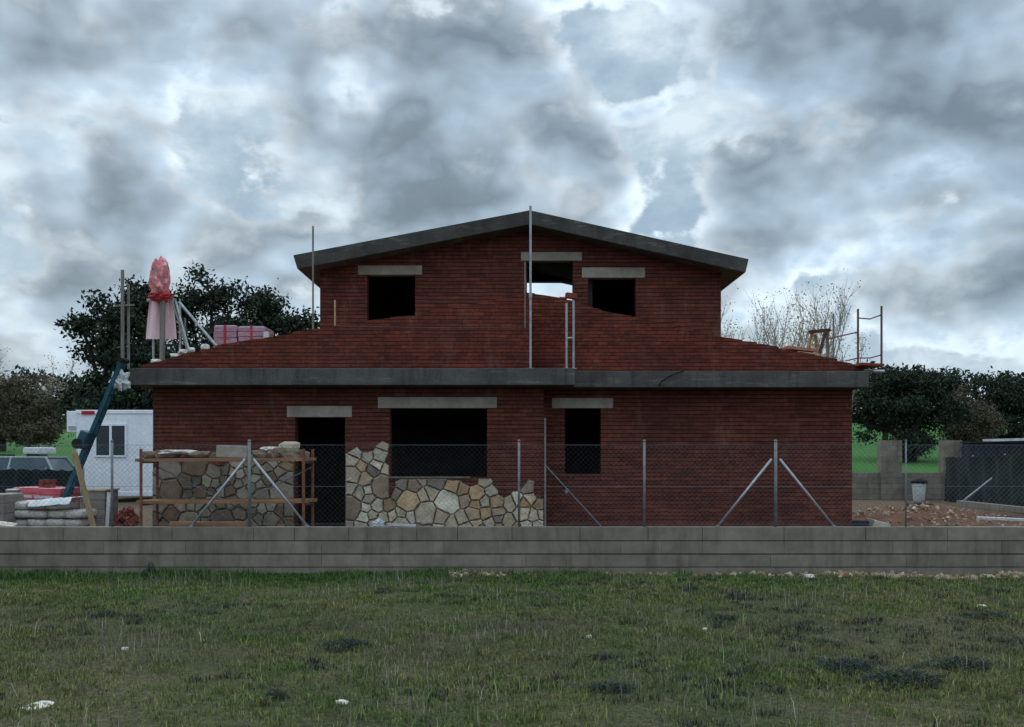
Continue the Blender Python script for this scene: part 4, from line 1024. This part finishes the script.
# ------------------------------------------------------------------ sky, sun, camera
CLOUDS = [(270,100,.17,.13),(360,150,.08,.07),(480,80,.13,.12),(110,205,.08,.14),(190,225,.07,.08),(55,25,.06,.10),(860,60,.13,.11),(960,80,.08,.08),(740,215,.07,.10),(930,285,.09,.17),(1010,290,.06,.1),(1018,205,.05,.18),(410,190,.05,.09),(580,140,.08,.10),(560,60,.06,.06),
  (15,110,.10,-.16),(200,160,.05,-.10),(345,70,.045,-.16),(640,55,.05,-.14),(680,165,.08,-.10),(835,160,.06,-.08),(930,190,.05,-.08),(50,310,.12,-.12),(960,345,.07,-.12),(800,290,.08,-.10),(650,200,.06,-.06)]
SUN_EL, SUN_AZ = 42, -25      # behind the house, a little to the left
w = bpy.data.worlds.new('World'); S.world = w; w.use_nodes = True; nt = w.node_tree; N = nt.nodes; bg = N['Background']
class WN(NT):
    def __init__(s): s.t = nt; s.n = N
t = WN()
sky = t.new('ShaderNodeTexSky', sky_type='NISHITA'); sky.sun_disc = False; sky.sun_elevation = R(SUN_EL); sky.sun_rotation = R(SUN_AZ)
sky.air_density = 1.2; sky.dust_density = 1.5
d = t.new('ShaderNodeTexCoord').outputs['Generated']
sp = t.new('ShaderNodeSeparateXYZ'); t.l(d, sp.inputs[0])
mp_ = t.new('ShaderNodeMapping'); mp_.inputs['Scale'].default_value = (1,1,1.55); t.l(d, mp_.inputs[0]); P = mp_.outputs[0]
wn_ = t.new('ShaderNodeTexNoise'); wn_.inputs['Scale'].default_value = 9; wn_.inputs['Detail'].default_value = 4; t.l(d, wn_.inputs['Vector'])
ws_ = t.new('ShaderNodeVectorMath', operation='MULTIPLY_ADD'); t.l(wn_.outputs['Color'], ws_.inputs[0]); ws_.inputs[1].default_value = (.16,.16,.16); ws_.inputs[2].default_value = (-.08,-.08,-.08)
wd_ = t.new('ShaderNodeVectorMath', operation='ADD'); t.l(d, wd_.inputs[0]); t.l(ws_.outputs[0], wd_.inputs[1]); DW = wd_.outputs[0]
def dirblob(px, py, rad, amt):
    v = Vector(((px-512)/F, 1, (HOR-py)/F)).normalized()
    dn = t.new('ShaderNodeVectorMath', operation='DISTANCE'); t.l(DW, dn.inputs[0]); dn.inputs[1].default_value = v
    mr = t.new('ShaderNodeMapRange', interpolation_type='SMOOTHSTEP'); t.l(dn.outputs['Value'], mr.inputs[0])
    mr.inputs[1].default_value = 0; mr.inputs[2].default_value = rad; mr.inputs[3].default_value = amt; mr.inputs[4].default_value = 0
    return mr.outputs[0]
def cloudnoise(off, sc, det, rough, dist, puff=0):
    m = t.new('ShaderNodeMapping'); m.inputs['Location'].default_value = off; t.l(P, m.inputs[0])
    a = t.noise(m.outputs[0], sc, det, rough, dist)
    if not puff: return a
    wv = t.new('ShaderNodeVectorMath', operation='MULTIPLY_ADD'); t.l(wn_.outputs['Color'], wv.inputs[0]); wv.inputs[1].default_value = (.10,.10,.10); t.l(m.outputs[0], wv.inputs[2])
    vo = t.new('ShaderNodeTexVoronoi', feature='F1', normalize=True); vo.inputs['Scale'].default_value = 11; vo.inputs['Detail'].default_value = 1.0; vo.inputs['Roughness'].default_value = .55
    t.l(wv.outputs[0], vo.inputs['Vector'])
    return t.math('ADD', a, t.math('MULTIPLY', t.math('SUBTRACT', .33, vo.outputs['Distance']), puff))
def sstep(v, a, b, lo=0, hi=1):
    mr = t.new('ShaderNodeMapRange', interpolation_type='SMOOTHSTEP'); t.l(v, mr.inputs[0])
    for k, x in enumerate((a, b, lo, hi)): mr.inputs[k+1].default_value = x
    return mr.outputs[0]
blob = 0
for b in CLOUDS: blob = t.math('ADD', blob, dirblob(*b))
n0 = cloudnoise((3.1,1.7,0), 6.2, 6, .55, .05, .34)
n1 = cloudnoise((3.1+.012,1.7,-.04), 6.2, 3, .55, .05, .34)
dB = t.math('ADD', t.math('ADD', t.math('MULTIPLY', t.math('SUBTRACT', n0, .5), 1.2), .515), t.math('MULTIPLY', blob, .85))
nA = cloudnoise((9,4,2), 10.0, 5, .58, .1)
veil = t.ramp(nA, [(.34,(3.2,4.3,5.1)),(.5,(4.5,5.6,6.3)),(.64,(7.0,7.9,8.2))])
shade = t.ramp(t.math('ADD', dB, t.math('MULTIPLY', t.math('SUBTRACT', nA, .5), .2)), [(.42,(7.4,8.1,8.4)),(.485,(5.5,6.4,6.9)),(.55,(3.75,4.65,5.3)),(.65,(2.6,3.35,3.9)),(.82,(2.05,2.65,3.1))])
lit = t.math('ADD', 1.0, t.math('MULTIPLY', t.math('SUBTRACT', n0, n1), 4.4))
lit = t.math('MINIMUM', t.math('MAXIMUM', lit, .70), 1.5)
cs_ = t.new('ShaderNodeVectorMath', operation='SCALE'); t.l(shade, cs_.inputs[0]); t.l(lit, cs_.inputs['Scale'])
cc = t.new('ShaderNodeVectorMath', operation='SCALE'); t.l(t.mix(sstep(dB,.40,.49), veil, cs_.outputs[0]), cc.inputs[0]); cc.inputs['Scale'].default_value = 1.12
hz_ = t.new('ShaderNodeMapRange'); t.l(sp.outputs[2], hz_.inputs[0]); hz_.inputs[1].default_value = .0; hz_.inputs[2].default_value = .14; hz_.inputs[3].default_value = .4; hz_.inputs[4].default_value = 0
c1 = t.mix(hz_.outputs[0], cc.outputs[0], (5.8,6.8,7.3,1))
# added light: out-of-view sky overhead and behind is boosted to brighten the scene
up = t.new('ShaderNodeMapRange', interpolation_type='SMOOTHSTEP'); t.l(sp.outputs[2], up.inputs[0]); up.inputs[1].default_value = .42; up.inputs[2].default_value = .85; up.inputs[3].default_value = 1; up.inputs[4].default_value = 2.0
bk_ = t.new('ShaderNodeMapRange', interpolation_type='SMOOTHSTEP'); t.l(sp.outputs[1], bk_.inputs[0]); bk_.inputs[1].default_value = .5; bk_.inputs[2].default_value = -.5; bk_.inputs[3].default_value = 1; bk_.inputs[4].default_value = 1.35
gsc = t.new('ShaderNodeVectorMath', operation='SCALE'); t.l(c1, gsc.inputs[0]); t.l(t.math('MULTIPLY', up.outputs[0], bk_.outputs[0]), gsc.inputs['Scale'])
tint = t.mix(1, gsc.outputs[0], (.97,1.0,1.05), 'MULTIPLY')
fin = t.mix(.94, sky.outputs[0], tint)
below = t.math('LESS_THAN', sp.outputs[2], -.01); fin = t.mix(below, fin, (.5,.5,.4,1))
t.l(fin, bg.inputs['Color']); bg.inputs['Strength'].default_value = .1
w.cycles.sampling_method = 'MANUAL'; w.cycles.sample_map_resolution = 512

sl = bpy.data.lights.new('sun', 'SUN'); sl.energy = .9; sl.angle = R(14); sl.color = (1,.95,.88)
so = bpy.data.objects.new('sun', sl); COL.objects.link(so)
az = R(SUN_AZ); el = R(SUN_EL); sd = Vector((math.sin(az)*math.cos(el), math.cos(az)*math.cos(el), math.sin(el)))
so.rotation_euler = (-sd).to_track_quat('-Z','Y').to_euler(); so.location = sd*50

cam = bpy.data.cameras.new('camera'); co_ = bpy.data.objects.new('camera', cam); COL.objects.link(co_)
co_.location = (0,0,EYE); co_.rotation_euler = (R(90),0,0); cam.sensor_width = 36; cam.lens = 36*F/1024
cam.shift_y = (HOR-363.5)/1024; cam.clip_end = 2000; cam.clip_start = .1
S.camera = co_
S.cycles.max_bounces = 6; S.cycles.diffuse_bounces = 3; S.cycles.glossy_bounces = 2; S.cycles.transmission_bounces = 2
S.view_settings.view_transform = 'Standard'; S.view_settings.look = 'None'; S.view_settings.exposure = 0
